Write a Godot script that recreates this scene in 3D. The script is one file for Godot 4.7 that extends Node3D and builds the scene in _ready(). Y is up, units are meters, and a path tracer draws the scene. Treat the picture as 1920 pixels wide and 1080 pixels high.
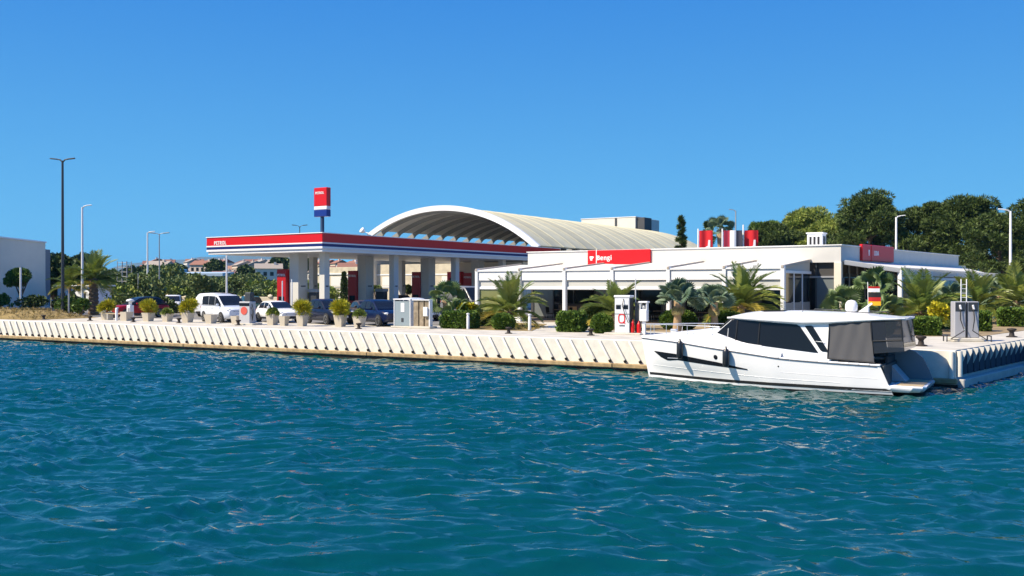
extends Node3D
# A fuel station and bar on a quay, seen from a boat. Units are metres, y is up, water at y = 0, quay top at y = G.
# World axes: +x runs along the station front (to the right), -z runs inland.
const G := 1.46
const TERRAIN := Vector3(-.546, 0, -.838)
var rng := RandomNumberGenerator.new()
var used := {}
var T := {}
var M := {}


class Mb:
	# collects triangles; shapes are given counter-clockwise as seen from outside
	var st := SurfaceTool.new()
	var sg := 0
	func _init() -> void:
		st.begin(Mesh.PRIMITIVE_TRIANGLES)
	func flat() -> void:
		st.set_smooth_group(-1)
	func smooth() -> void:
		sg += 1
		st.set_smooth_group(sg)
	func tri(a: Vector3, b: Vector3, c: Vector3) -> void:
		st.add_vertex(a)
		st.add_vertex(c)
		st.add_vertex(b)
	func quad(a: Vector3, b: Vector3, c: Vector3, d: Vector3) -> void:
		tri(a, b, c)
		tri(a, c, d)
	func cf(ctr: Vector3, p: Array) -> void:
		# a convex face turned away from ctr
		var n: Vector3 = (p[1] - p[0]).cross(p[2] - p[0])
		if n.dot(p[0] - ctr) < 0:
			p.reverse()
		for i in range(1, p.size() - 1):
			tri(p[0], p[i], p[i + 1])
	func box(c: Vector3, s: Vector3, b := Basis(), v := 0.0) -> void:
		flat()
		var h := s * .5
		v = minf(v, minf(h.x, minf(h.y, h.z)) * .9)
		for k in 3:
			var i := (k + 1) % 3
			var j := (k + 2) % 3
			for sk in [-1, 1]:
				var p := []
				for q in [[-1, -1], [1, -1], [1, 1], [-1, 1]]:
					var w := Vector3()
					w[k] = sk * h[k]
					w[i] = q[0] * (h[i] - v)
					w[j] = q[1] * (h[j] - v)
					p.append(c + b * w)
				cf(c, p)
				if v > 0:
					for si in [-1, 1]:
						var e := []
						for q in [[0, -1], [0, 1], [1, 1], [1, -1]]:
							var w := Vector3()
							w[k] = sk * (h[k] - (v if q[0] else 0.0))
							w[i] = si * (h[i] - (0.0 if q[0] else v))
							w[j] = q[1] * (h[j] - v)
							e.append(c + b * w)
						cf(c, e)
		if v > 0:
			for sx in [-1, 1]:
				for sy in [-1, 1]:
					for sz in [-1, 1]:
						var e := []
						for k in 3:
							var w := Vector3(sx * (h.x - v), sy * (h.y - v), sz * (h.z - v))
							w[k] = [sx, sy, sz][k] * h[k]
							e.append(c + b * w)
						cf(c, e)
	func span(lo: Vector3, hi: Vector3, v := 0.0) -> void:
		box((lo + hi) * .5, (hi - lo).abs(), Basis(), v)
	func bar(a: Vector3, b: Vector3, w: float, h: float, v := 0.0) -> void:
		# a straight bar of section w (level) by h from a to b
		var d := (b - a).normalized()
		var side := d.cross(Vector3.UP)
		side = Vector3.RIGHT if side.length() < .01 else side.normalized()
		box((a + b) * .5, Vector3(w, h, a.distance_to(b)), Basis(side, d.cross(side) * -1.0, d * -1.0).orthonormalized(), v)
	func rings(rs: Array, closed := true, cap0 := true, cap1 := true, sharp := false) -> void:
		# skin over rings of equal count; seen from the start of the path each closed ring runs clockwise... either way is turned outwards by its caller
		if not sharp:
			smooth()
		for k in rs.size() - 1:
			if sharp:
				smooth()
			var a: Array = rs[k]
			var b: Array = rs[k + 1]
			var n := a.size()
			for i in (n if closed else n - 1):
				var j := (i + 1) % n
				quad(a[i], a[j], b[j], b[i])
		flat()
		for e in [[cap0, 0], [cap1, rs.size() - 1]]:
			if e[0] and closed:
				var r: Array = rs[e[1]]
				var c := Vector3()
				for p in r:
					c += p
				c /= r.size()
				for i in r.size():
					var j: int = (i + 1) % r.size()
					if e[1] == 0:
						tri(c, r[j], r[i])
					else:
						tri(c, r[i], r[j])
	func skin(rs: Array) -> void:
		# flat-sided beam over rings of equal count, capped
		flat()
		for k in rs.size() - 1:
			var a: Array = rs[k]
			var b: Array = rs[k + 1]
			for i in a.size():
				var j := (i + 1) % a.size()
				quad(a[i], a[j], b[j], b[i])
		for e in [0, rs.size() - 1]:
			var r: Array = rs[e]
			for i in range(1, r.size() - 1):
				if e == 0:
					tri(r[0], r[i + 1], r[i])
				else:
					tri(r[0], r[i], r[i + 1])
	func tube(p: Array, r, n := 6, cap := true) -> void:
		var rs := []
		var side := Vector3()
		for k in p.size():
			var d: Vector3 = (p[mini(k + 1, p.size() - 1)] - p[maxi(k - 1, 0)]).normalized()
			if k == 0:
				side = d.cross(Vector3.UP if absf(d.y) < .9 else Vector3.RIGHT).normalized()
			else:
				side = (side - d * side.dot(d)).normalized()
			var up := side.cross(d)
			var rad: float = r[k] if r is Array else r
			var ring := []
			for i in n:
				var t := TAU * i / n
				ring.append(p[k] + (side * cos(t) - up * sin(t)) * rad)
			rs.append(ring)
		rings(rs, true, cap, cap)
	func lathe(prof: Array, n: int, xf := Transform3D(), sharp := false) -> void:
		# prof: Vector2(radius, height) from the bottom up
		var rs := []
		for q in prof:
			var ring := []
			for i in n:
				var t := -TAU * i / n
				ring.append(xf * Vector3(q.x * cos(t), q.y, q.x * sin(t)))
			rs.append(ring)
		rings(rs, true, prof[0].x > .0005, prof[-1].x > .0005, sharp)
	func ball(c: Vector3, r: Vector3, n := 10, b := Basis()) -> void:
		var prof := []
		for i in n / 2 + 1:
			var t := PI * i / (n / 2) - PI / 2
			prof.append(Vector2(maxf(cos(t), .0004), sin(t)))
		lathe(prof, n, Transform3D(b.scaled_local(r), c))
	func extr(poly: Array, z0: float, z1: float, xf := Transform3D()) -> void:
		# a polygon in x, y drawn out along z
		var p := PackedVector2Array(poly)
		var area := 0.0
		for i in p.size():
			area += p[i].cross(p[(i + 1) % p.size()])
		if area < 0:
			p.reverse()
		var ix := Geometry2D.triangulate_polygon(p)
		flat()
		for i in range(0, ix.size(), 3):
			var a := p[ix[i]]
			var b := p[ix[i + 1]]
			var c := p[ix[i + 2]]
			if (b - a).cross(c - a) < 0:
				var t := b
				b = c
				c = t
			tri(xf * Vector3(a.x, a.y, z1), xf * Vector3(b.x, b.y, z1), xf * Vector3(c.x, c.y, z1))
			tri(xf * Vector3(a.x, a.y, z0), xf * Vector3(c.x, c.y, z0), xf * Vector3(b.x, b.y, z0))
		for i in p.size():
			var a := p[i]
			var b := p[(i + 1) % p.size()]
			quad(xf * Vector3(a.x, a.y, z0), xf * Vector3(b.x, b.y, z0), xf * Vector3(b.x, b.y, z1), xf * Vector3(a.x, a.y, z1))
	func done() -> ArrayMesh:
		st.generate_normals()
		st.index()
		return st.commit()


func lin(r: float, g: float, b: float) -> Color:
	return Color(r, g, b).linear_to_srgb()

func noise_tex(key: String, freq: float, lo: float, hi: float, octaves := 4, size := 512) -> NoiseTexture2D:
	# a grey pattern between two brightness factors (linear), made once
	if not T.has(key):
		var n := FastNoiseLite.new()
		n.seed = key.hash() % 10000
		n.frequency = freq
		n.fractal_octaves = octaves
		var t := NoiseTexture2D.new()
		t.width = size
		t.height = size
		t.seamless = true
		t.noise = n
		var r := Gradient.new()
		r.set_color(0, lin(lo, lo, lo))
		r.set_color(1, lin(hi, hi, hi))
		t.color_ramp = r
		T[key] = t
	return T[key]

func mat(key: String, c: Color, rough := .7, metal := 0.0, spec := .5) -> StandardMaterial3D:
	# c is a linear colour
	if not M.has(key):
		var m := StandardMaterial3D.new()
		m.resource_name = key
		m.albedo_color = c.linear_to_srgb()
		m.roughness = rough
		m.metallic = metal
		m.metallic_specular = spec
		M[key] = m
	return M[key]

func worn(key: String, c: Color, rough: float, tex: Texture2D, scale: float, bump: Texture2D = null, depth := 0.0) -> StandardMaterial3D:
	# a surface with a world-fixed pattern of wear
	if not M.has(key):
		var m := mat(key, c, rough, 0.0, .4)
		m.albedo_texture = tex
		m.uv1_triplanar = true
		m.uv1_world_triplanar = true
		m.uv1_scale = Vector3.ONE * scale
		if bump:
			m.heightmap_enabled = true
			m.heightmap_texture = bump
			m.heightmap_scale = depth
	return M[key]

func pane(key: String, c: Color, alpha: float) -> StandardMaterial3D:
	var m := mat(key, c, .04)
	m.transparency = BaseMaterial3D.TRANSPARENCY_ALPHA
	m.albedo_color.a = alpha
	return m

func numbered(n: String) -> String:
	used[n] = used.get(n, -1) + 1
	return n if used[n] == 0 else "%s_%03d" % [n, used[n]]

func tag(o: Node, label: String, category: String, group := "", kind := "") -> Node:
	if label:
		o.set_meta("label", label)
	if category:
		o.set_meta("category", category)
	if group:
		o.set_meta("group", group)
	if kind:
		o.set_meta("kind", kind)
	return o

func obj(called: String, mb, m: Material, parent: Node = self) -> MeshInstance3D:
	var o := MeshInstance3D.new()
	o.name = numbered(called) if parent == self else called
	o.mesh = mb.done() if mb is Mb else mb
	o.material_override = m
	parent.add_child(o, true)
	return o

func thing(called: String, label: String, category: String, at := Vector3(), turn := 0.0, group := "") -> Node3D:
	var o := Node3D.new()
	o.name = numbered(called)
	add_child(o)
	o.position = at
	o.rotation.y = turn
	return tag(o, label, category, group)

func struct(called: String, mb, m: Material) -> MeshInstance3D:
	var o := obj(called, mb, m)
	tag(o, "", "", "", "structure")
	return o

func dup(src: Node3D, at: Vector3, turn: float, label: String, group := "", size := 1.0) -> Node3D:
	var o: Node3D = src.duplicate()
	var base := String(src.name)
	if base.right(3).is_valid_int():
		base = base.left(-4)
	o.name = numbered(base)
	add_child(o)
	o.position = at
	o.rotation.y = turn
	o.scale = Vector3.ONE * size
	o.set_meta("label", label)
	if group:
		o.set_meta("group", group)
	return o

func words(parent: Node, called: String, s: String, h: float, m: Material, xf: Transform3D, font := "Droid Sans", bold := true) -> MeshInstance3D:
	# raised lettering, its capitals about h high
	var t := TextMesh.new()
	t.text = s
	var f := SystemFont.new()
	f.font_names = PackedStringArray([font])
	f.font_weight = 700 if bold else 400
	t.font = f
	t.font_size = 64
	t.pixel_size = h / 46.0
	t.depth = .03
	t.curve_step = 2.0
	var o := obj(called, t, m, parent)
	o.transform = xf
	return o

func facing(out: Vector3, at: Vector3) -> Transform3D:
	# local z along out, y up
	var z := out.normalized()
	var x := Vector3.UP.cross(z).normalized()
	return Transform3D(Basis(x, z.cross(x), z), at)

func leaf(kind: String) -> ArrayMesh:
	# small clusters of leaf faces that crowns and hedges are made of
	if T.has(kind):
		return T[kind]
	var b := Mb.new()
	b.flat()
	var r := RandomNumberGenerator.new()
	r.seed = 7
	var n := 5
	for i in n:
		var d := Vector3(r.randf_range(-1, 1), r.randf_range(-.2, 1), r.randf_range(-1, 1)).normalized()
		var s := d.cross(Vector3(r.randf_range(-1, 1), r.randf_range(-1, 1), r.randf_range(-1, 1))).normalized()
		var w := .34
		var l := 1.0
		if kind == "needle":
			w = .13
			l = 1.15
		elif kind == "blade":
			d = Vector3(r.randf_range(-.55, .55), 1, r.randf_range(-.55, .55)).normalized()
			s = d.cross(Vector3(r.randf_range(-1, 1), 0, r.randf_range(-1, 1))).normalized()
			w = .07
		var o := d * .08
		b.tri(o, o + d * l * .5 + s * w, o + d * l)
		b.tri(o, o + d * l, o + d * l * .5 - s * w)
	T[kind] = b.done()
	return T[kind]

func foliage(parent: Node, called: String, spots: Array, lf: String, size: float, m: Material, tones: Array, seed_ := 1) -> MultiMeshInstance3D:
	# spots: [position, outward direction]; leaf clusters of about size metres
	var mm := MultiMesh.new()
	mm.transform_format = MultiMesh.TRANSFORM_3D
	mm.use_colors = true
	mm.mesh = leaf(lf)
	mm.instance_count = spots.size()
	var r := RandomNumberGenerator.new()
	r.seed = seed_
	for i in spots.size():
		var out: Vector3 = (spots[i][1] + Vector3(r.randf_range(-.5, .5), r.randf_range(-.3, .6), r.randf_range(-.5, .5))).normalized()
		var x := out.cross(Vector3(.31, .11, .93)).normalized()
		var bs := Basis(x, out, x.cross(out)) * Basis(Vector3.UP, r.randf() * TAU)
		mm.set_instance_transform(i, Transform3D(bs.scaled(Vector3.ONE * size * r.randf_range(.65, 1.35)), spots[i][0]))
		var c: Color = tones[r.randi() % tones.size()]
		mm.set_instance_color(i, c * r.randf_range(.75, 1.2))
	var o := MultiMeshInstance3D.new()
	o.name = called
	o.multimesh = mm
	o.material_override = m
	parent.add_child(o, true)
	o.set_meta("kind", "stuff")
	return o

func on_ball(c: Vector3, rad: Vector3, n: int, r: RandomNumberGenerator, fill := .35, low := -1.0) -> Array:
	# points on and just under the surface of an ellipsoid
	var a := []
	while a.size() < n:
		var d := Vector3(r.randf_range(-1, 1), r.randf_range(-1, 1), r.randf_range(-1, 1))
		if d.length() > 1 or d.length() < .05:
			continue
		d = d.normalized()
		if d.y < low:
			continue
		a.append([c + d * rad * (1.0 - fill * r.randf() * r.randf()), d])
	return a

func materials() -> void:
	var soft := noise_tex("soft", .012, .72, 1.12)
	var grain := noise_tex("grain", .06, .8, 1.1)
	var blotch := noise_tex("blotch", .008, .5, 1.2, 5)
	worn("concrete", Color(.60, .56, .47), .85, soft, .12, grain, .6)
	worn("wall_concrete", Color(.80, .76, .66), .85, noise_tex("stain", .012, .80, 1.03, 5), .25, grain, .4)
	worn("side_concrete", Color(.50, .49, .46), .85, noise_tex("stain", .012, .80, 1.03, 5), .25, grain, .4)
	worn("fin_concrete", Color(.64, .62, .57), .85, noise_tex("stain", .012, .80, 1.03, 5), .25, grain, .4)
	worn("ledge", Color(.46, .33, .17), .9, blotch, .5, grain, .8)
	worn("algae", Color(.018, .016, .012), .6, blotch, .6)
	worn("asphalt", Color(.22, .21, .19), .9, soft, .1, grain, .4)
	worn("soil", Color(.36, .27, .15), .95, blotch, .2, grain, 1.0)
	worn("dry_grass", Color(.33, .24, .09), .95, blotch, .35, grain, 1.5)
	worn("green_ground", Color(.09, .10, .035), .95, blotch, .05)
	worn("plaster", Color(.64, .62, .57), .75, noise_tex("faint", .01, .93, 1.04), .15)
	worn("grey_plaster", Color(.80, .73, .58), .8, noise_tex("faint", .01, .93, 1.04), .12)
	worn("cream_stone", Color(.62, .55, .40), .85, soft, .1)
	for k in 3:
		worn("hall_metal_%d" % k, Color(.72, .66, .42) * [1.0, .90, 1.06][k], .6, noise_tex("streak", .01, .82, 1.06), .12)
	mat("white", Color(.80, .80, .79), .45)
	mat("gelcoat", Color(.84, .84, .84), .16)
	mat("white_metal", Color(.78, .78, .78), .35)
	mat("red", Color(.62, .004, .006), .35)
	mat("blue", Color(.006, .018, .16), .35)
	mat("dark_glass", Color(.012, .014, .018), .06, 0.0, .38)
	mat("black", Color(.012, .012, .013), .5)
	mat("rubber", Color(.018, .018, .018), .75)
	mat("grey_metal", Color(.36, .37, .38), .4, .3)
	mat("steel", Color(.74, .74, .74), .3, .6)
	mat("dark_metal", Color(.06, .065, .07), .45, .3)
	mat("bark", Color(.16, .11, .07), .95)
	mat("tan_bark", Color(.40, .27, .15), .95)
	for k in ["leaf", "hedge_leaf"]:
		var m := mat(k, Color.WHITE, .55, 0.0, .35)
		m.vertex_color_use_as_albedo = true
		m.backlight_enabled = true
		m.backlight = Color(.25, .25, .12)


func _ready() -> void:
	var cam := Camera3D.new()
	cam.name = "camera"
	cam.position = Vector3(0, 4.02, 0)
	cam.rotation = Vector3(deg_to_rad(-.1685), deg_to_rad(33.078), 0)
	cam.fov = 35.25
	cam.near = .1
	cam.far = 12000.0
	add_child(cam)
	cam.current = true
	var env := Environment.new()
	env.background_mode = Environment.BG_SKY
	var sm := ProceduralSkyMaterial.new()
	sm.sky_top_color = lin(.0, .098, .44)
	sm.sky_horizon_color = lin(.12, .40, .64)
	sm.sky_curve = .16
	sm.ground_bottom_color = lin(.02, .06, .09)
	sm.ground_horizon_color = lin(.25, .42, .58)
	sm.sun_angle_max = 1.0
	env.sky = Sky.new()
	env.sky.sky_material = sm
	env.tonemap_mode = Environment.TONE_MAPPER_LINEAR
	env.tonemap_exposure = 1.55
	env.sdfgi_enabled = true
	env.ssao_enabled = true
	env.ssil_enabled = true
	env.fog_enabled = true
	env.fog_density = .00007
	env.fog_light_color = lin(.22, .58, .90)
	var we := WorldEnvironment.new()
	we.name = "environment"
	we.environment = env
	add_child(we)
	var sun := DirectionalLight3D.new()
	sun.name = "sun"
	sun.light_energy = 1.6
	sun.light_color = Color(1.0, .945, .85)
	sun.light_angular_distance = .5
	sun.shadow_enabled = true
	add_child(sun)
	sun.look_at_from_position(Vector3(-.42, .76, .56), Vector3.ZERO)
	rng.seed = 11
	materials()
	build_water()
	build_ground()
	build_quay()
	build_station()
	build_hall()
	build_bar()
	build_boat()
	build_cars()
	build_furniture()
	build_plants()
	build_far()

# ---------------------------------------------------------------- water, land, quay
const QE := Vector2(.99810, -.0616)   # along the quay front (x, z)
const QN := Vector2(.0616, .99810)    # out of it, over the water
const QC := Vector2(-4.8, -39.43)     # the quay corner
const WD := Vector2(.175, -.9846)     # along the side wall, inland
const WN := Vector2(.9846, .175)

func front(t: float, out: float, y: float) -> Vector3:
	# t metres to the left of the corner along the quay front
	var p := QC - QE * t + QN * out
	return Vector3(p.x, y, p.y)

func flank(t: float, out: float, y: float) -> Vector3:
	var p := QC + WD * t + WN * out
	return Vector3(p.x, y, p.y)

func steps(lo: float, hi: float, d: float, far: float) -> Array:
	# evenly spaced from lo to hi, then wider and wider out to far on both sides
	var r := []
	var a := lo
	while a < hi:
		r.append(a)
		a += d
	var w := d * 2.0
	while a < far:
		r.append(a)
		a += w
		w *= 1.35
	a = lo
	w = d * 2.0
	while a > -far:
		a -= w
		w *= 1.35
		r.push_front(a)
	return r

func build_water() -> void:
	# the mesh runs along the crests (ps) and across them (qs)
	var ps := steps(-46.0, 30.0, .19, 1500.0)
	var qs := steps(-72.0, -7.0, .085, 1500.0)
	var n1 := FastNoiseLite.new()
	n1.seed = 3
	n1.frequency = 1.0
	n1.fractal_type = FastNoiseLite.FRACTAL_NONE
	n1.noise_type = FastNoiseLite.TYPE_SIMPLEX_SMOOTH
	var nx := ps.size()
	var nz := qs.size()
	var hs := PackedFloat32Array()
	hs.resize(nx * nz)
	# wind blows across the view; crests run roughly along the quay
	for j in nz:
		for i in nx:
			var p: float = ps[i]
			var q: float = qs[j]
			var x := p * .838 + q * .546
			var z := q * .838 - p * .546
			if p < -46.5 or p > 30.5 or q < -72.5 or q > -6.5 or (x < -6.0 and z < -39.2 - (x + 4.8) * .0617 - .8):
				continue
			var wx := n1.get_noise_2d(p * .11, q * .14) * 2.2
			var h := .07 * n1.get_noise_2d(p * .12 + 40, q * .34 + wx * .3)
			var r1 := 1.0 - absf(n1.get_noise_2d(p * .17 + wx * .35, q * .58 + wx * .5 + 9))
			h += .115 * (r1 * r1 - .6)
			var r2 := 1.0 - absf(n1.get_noise_2d(p * .36 + wx, q * 1.25 - wx * .7 + 60))
			h += .095 * (r2 * r2 - .6)
			var r3 := 1.0 - absf(n1.get_noise_2d(p * .72 + wx * .6, q * 2.5 + wx + 150))
			h += .048 * (r3 * r3 - .6)
			h += .010 * n1.get_noise_2d(p * 1.6, q * 4.2 + 30)
			hs[j * nx + i] = h
	var v := PackedVector3Array()
	var nr := PackedVector3Array()
	for j in nz:
		for i in nx:
			v.append(Vector3(ps[i] * .838 + qs[j] * .546, hs[j * nx + i], qs[j] * .838 - ps[i] * .546))
			var i0 := maxi(i - 1, 0)
			var i1 := mini(i + 1, nx - 1)
			var j0 := maxi(j - 1, 0)
			var j1 := mini(j + 1, nz - 1)
			var sp: float = (hs[j * nx + i1] - hs[j * nx + i0]) / (ps[i1] - ps[i0])
			var sq: float = (hs[j1 * nx + i] - hs[j0 * nx + i]) / (qs[j1] - qs[j0])
			nr.append(Vector3(-(sp * .838 + sq * .546), 1, -(sq * .838 - sp * .546)).normalized())
	var ix := PackedInt32Array()
	for j in nz - 1:
		for i in nx - 1:
			# nothing is seen under the land
			var c := (v[j * nx + i] + v[(j + 1) * nx + i + 1]) * .5
			if absf(ps[i + 1] - ps[i]) < 3.0 and absf(qs[j + 1] - qs[j]) < 3.0 and c.x < -9.0 and c.z < -44.0 - (c.x + 9.0) * .0617:
				continue
			var k := j * nx + i
			ix.append_array([k, k + 1, k + nx + 1, k, k + nx + 1, k + nx])
	var arr := []
	arr.resize(Mesh.ARRAY_MAX)
	arr[Mesh.ARRAY_VERTEX] = v
	arr[Mesh.ARRAY_NORMAL] = nr
	arr[Mesh.ARRAY_INDEX] = ix
	var am := ArrayMesh.new()
	am.add_surface_from_arrays(Mesh.PRIMITIVE_TRIANGLES, arr)
	var m := mat("sea", Color(.001, .050, .049), .06, 0.0, .62)
	m.heightmap_enabled = true
	m.heightmap_texture = noise_tex("ripple", .03, 0.0, 1.0, 3)
	m.heightmap_scale = .65
	m.uv1_triplanar = true
	m.uv1_world_triplanar = true
	m.uv1_scale = Vector3(.28, .28, .28)
	struct("water", am, m)

func land_height(x: float, z: float) -> float:
	# the land rises to a low hill with the town, far off
	var d := Vector2(x, z).length()
	var h := smoothstep(230.0, 560.0, d) * 9.0 * smoothstep(-20.0, -160.0, x)
	return G - .06 + h

func build_ground() -> void:
	# concrete apron along the quay, asphalt yard behind it, grassland beyond, each a sheet a little above the next
	var b := Mb.new()
	var out := []
	for q in [front(5000, -260, G), front(150, -.5, G), front(.5, -.5, G), flank(3000, -.5, G), front(3000, -6000, G)]:
		out.append(Vector2(q.x, -q.z))
	b.extr(out, 0, 1, Transform3D(Basis(Vector3.RIGHT, Vector3.FORWARD, Vector3.UP), Vector3(0, -1.0 + G - .03, 0)))
	struct("ground", b, M.green_ground)
	b = Mb.new()
	out = []
	for q in [front(90, -.06, G), front(.06, -.06, G), flank(75, -.06, G), flank(75, -60, G), front(90, -14, G)]:
		out.append(Vector2(q.x, -q.z))
	b.extr(out, 0, .6, Transform3D(Basis(Vector3.RIGHT, Vector3.FORWARD, Vector3.UP), Vector3(0, G - .6, 0)))
	struct("quay_apron", b, M.concrete)
	b = Mb.new()
	out = [Vector2(-78, 42.5), Vector2(-30, 46.0), Vector2(-38.5, 52), Vector2(-38.5, 150), Vector2(-120, 150), Vector2(-110, 52)]
	b.extr(out, 0, .004, Transform3D(Basis(Vector3.RIGHT, Vector3.FORWARD, Vector3.UP), Vector3(0, G + .004, 0)))
	struct("asphalt_yard", b, M.asphalt)
	# far terrain
	b = Mb.new()
	b.smooth()
	var nz := FastNoiseLite.new()
	nz.seed = 5
	nz.frequency = .006
	var P := func(i: int, j: int) -> Vector3:
		var x := -1500.0 + i * 40.0
		var z := -50.0 - j * 34.0
		var h := land_height(x, z)
		return Vector3(x, h + (nz.get_noise_2d(x, z) * 3.0 if h > G + .3 else 0.0), z)
	for i in 40:
		for j in 40:
			b.quad(P.call(i, j + 1), P.call(i, j), P.call(i + 1, j), P.call(i + 1, j + 1))
	struct("hillside", b, M.green_ground)
	# faint ridge across the channel
	b = Mb.new()
	b.smooth()
	var pts := []
	for i in 60:
		var t := i / 59.0
		var ang := deg_to_rad(lerpf(20.0, 64.0, t))
		var hh := 130.0 + 190.0 * exp(-pow((t - .66) / .16, 2)) + nz.get_noise_2d(i * 30.0, 0) * 70.0
		hh *= smoothstep(1.0, .8, t)
		pts.append([Vector3(-sin(ang), 0, -cos(ang)), hh])
	for i in 59:
		for k in 2:
			var lo0: Vector3 = pts[i][0] * (9200.0 + k * 500)
			var lo1: Vector3 = pts[i + 1][0] * (9200.0 + k * 500)
			var e := [[0.0, .0], [500.0, 1.0], [1100.0, .0]]
			b.quad(pts[i][0] * (9200.0 + e[k][0]) + Vector3.UP * pts[i][1] * e[k][1], pts[i + 1][0] * (9200.0 + e[k][0]) + Vector3.UP * pts[i + 1][1] * e[k][1],
				pts[i + 1][0] * (9200.0 + e[k + 1][0]) + Vector3.UP * pts[i + 1][1] * e[k + 1][1], pts[i][0] * (9200.0 + e[k + 1][0]) + Vector3.UP * pts[i][1] * e[k + 1][1])
	struct("mountains", b, mat("far_slope", Color(.10, .11, .08), .95))

func build_quay() -> void:
	var w := thing("quay_wall", "long pale concrete quay front with slanting ribs above a stained ledge", "quay wall")
	var b := Mb.new()
	b.box(front(60.02, -.3, .23), Vector3(120.0, 2.452, .6), Basis(Vector3(QE.x, 0, QE.y), Vector3.UP, Vector3(QN.x, 0, QN.y)), .03)
	obj("wall_face", b, M.wall_concrete, w)
	# stained ledge in long cast pieces, with a dark wet foot under it
	var bs := Basis(Vector3(QE.x, 0, QE.y), Vector3.UP, Vector3(QN.x, 0, QN.y))
	var t := -.02
	var k := 0
	while t < 112:
		var len := 14.6
		b = Mb.new()
		b.box(front(t + len * .5 - .02, .10, .245), Vector3(len - .03, .20, .30), bs, .03)
		obj("ledge", b, M.ledge, w)
		b = Mb.new()
		b.box(front(t + len * .5 - .02, .04, -.42), Vector3(len, 1.04, .2), bs)
		obj("wet_foot", b, M.algae, w)
		t += len
		k += 1
	# slanting half-round ribs with a dark stop at the foot
	var rib := Mb.new()
	rib.tube([Vector3(-.275, 1.38, -.04), Vector3(-.265, 1.36, .07), Vector3(.25, .50, .085)], .062, 8)
	var ribm := rib.done()
	var stop := Mb.new()
	stop.tube([Vector3(.25, .50, .085), Vector3(.30, .415, .085), Vector3(.315, .39, .085)], [.075, .075, .04], 8)
	var stopm := stop.done()
	for i in 92:
		var o := obj("rib", ribm, M.wall_concrete, w)
		o.transform = Transform3D(bs, front(1.35 + i * .76 + sin(i * 7.3) * .02, 0, 0))
		obj("end_stop", stopm, M.rubber, o)
	b = Mb.new()
	b.tube([front(.18, .06, 1.40), front(.18, .07, 1.3), front(.18, .07, .35)], .10, 10)
	obj("corner_fender", b, M.wall_concrete, w)
	# the shaded side wall
	w = thing("side_quay_wall", "shaded quay side wall with fins cut to sunlit triangles over panels coloured as shade", "quay wall")
	var fs := Basis(Vector3(WD.x, 0, WD.y), Vector3.UP, Vector3(-WN.x, 0, -WN.y))
	b = Mb.new()
	b.box(flank(60, -.42, .23), Vector3(119.2, 2.452, .6), fs, .03)
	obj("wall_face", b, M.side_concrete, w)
	b = Mb.new()
	b.box(flank(60, -.1, 1.37), Vector3(119.8, .10, .12), fs, .02)
	obj("coping", b, M.wall_concrete, w)
	b = Mb.new()
	b.box(flank(60, 0, .14), Vector3(119.8, .36, .5), fs, .03)
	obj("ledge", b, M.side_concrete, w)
	b = Mb.new()
	b.box(flank(60, -.02, -.6), Vector3(119.8, 1.0, .2), fs)
	obj("wet_foot", b, M.algae, w)
	b = Mb.new()
	b.tube([flank(.16, .05, 1.42), flank(.16, .06, 1.3), flank(.16, .06, .42)], .11, 10)
	obj("corner_fender", b, M.wall_concrete, w)
	var fin := Mb.new()
	fin.extr([Vector2(-.13, 1.44), Vector2(.13, 1.44), Vector2(.13, 1.30), Vector2(-.09, .78), Vector2(-.13, .78)], -.05, .05)  # fin cut down to its sunlit triangle; the light shapes the outline
	var finm := fin.done()
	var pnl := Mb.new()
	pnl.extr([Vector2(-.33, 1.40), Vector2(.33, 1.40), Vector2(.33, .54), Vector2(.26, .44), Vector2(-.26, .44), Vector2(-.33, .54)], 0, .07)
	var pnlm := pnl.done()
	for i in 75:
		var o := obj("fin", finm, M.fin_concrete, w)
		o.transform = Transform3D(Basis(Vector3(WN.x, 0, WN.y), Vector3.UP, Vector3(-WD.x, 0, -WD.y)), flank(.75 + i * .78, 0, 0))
		o = obj("shade_panel", pnlm, mat("painted_shade", Color(.012, .022, .05), .7), w)  # near-black blue paints in the shade below and between the fins
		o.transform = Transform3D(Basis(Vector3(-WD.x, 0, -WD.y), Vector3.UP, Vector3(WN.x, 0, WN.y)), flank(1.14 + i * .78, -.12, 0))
	# iron mooring bollards along the edge
	var m := mat("iron", Color(.035, .028, .024), .7, .3)
	b = Mb.new()
	b.lathe([Vector2(.001, .0), Vector2(.30, 0), Vector2(.30, .05), Vector2(.15, .09), Vector2(.12, .28), Vector2(.17, .36), Vector2(.26, .42), Vector2(.24, .50), Vector2(.001, .53)], 14)
	var lm := b.done()
	var seen := ["before the dry grass mound, furthest along the quay", "where the dry grass mound ends", "before the single planter with a bench behind", "before the red car",
		"before the silver people carrier", "between the small fuel dispenser and a white pot", "before the rear wheel of the navy car with pale rims", "before the round hedge under the first bar palm", "before the clipped hedge beside the dispenser with the red ring",
		"on the open paving behind the stern of the motor boat", "near the side wall, past the grey fuel dispenser"]
	var at := [Vector2(-70.76, -37.4), Vector2(-66.2, -37.6), Vector2(-61.4, -38.3), Vector2(-56.4, -38.4), Vector2(-52.5, -39.2), Vector2(-46.4, -39.1), Vector2(-36.6, -39.7), Vector2(-26.4, -40.2), Vector2(-21.9, -41.0), Vector2(-6.4, -41.4), Vector2(-3.75, -51.0)]
	for i in at.size():
		var o := obj("mooring_bollard", lm, m)
		o.position = Vector3(at[i].x, G, at[i].y)
		o.scale = Vector3.ONE * (.68 if i < 9 else .85)
		tag(o, "black mooring bollard " + seen[i], "bollard", "mooring bollards along the quay")

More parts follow.
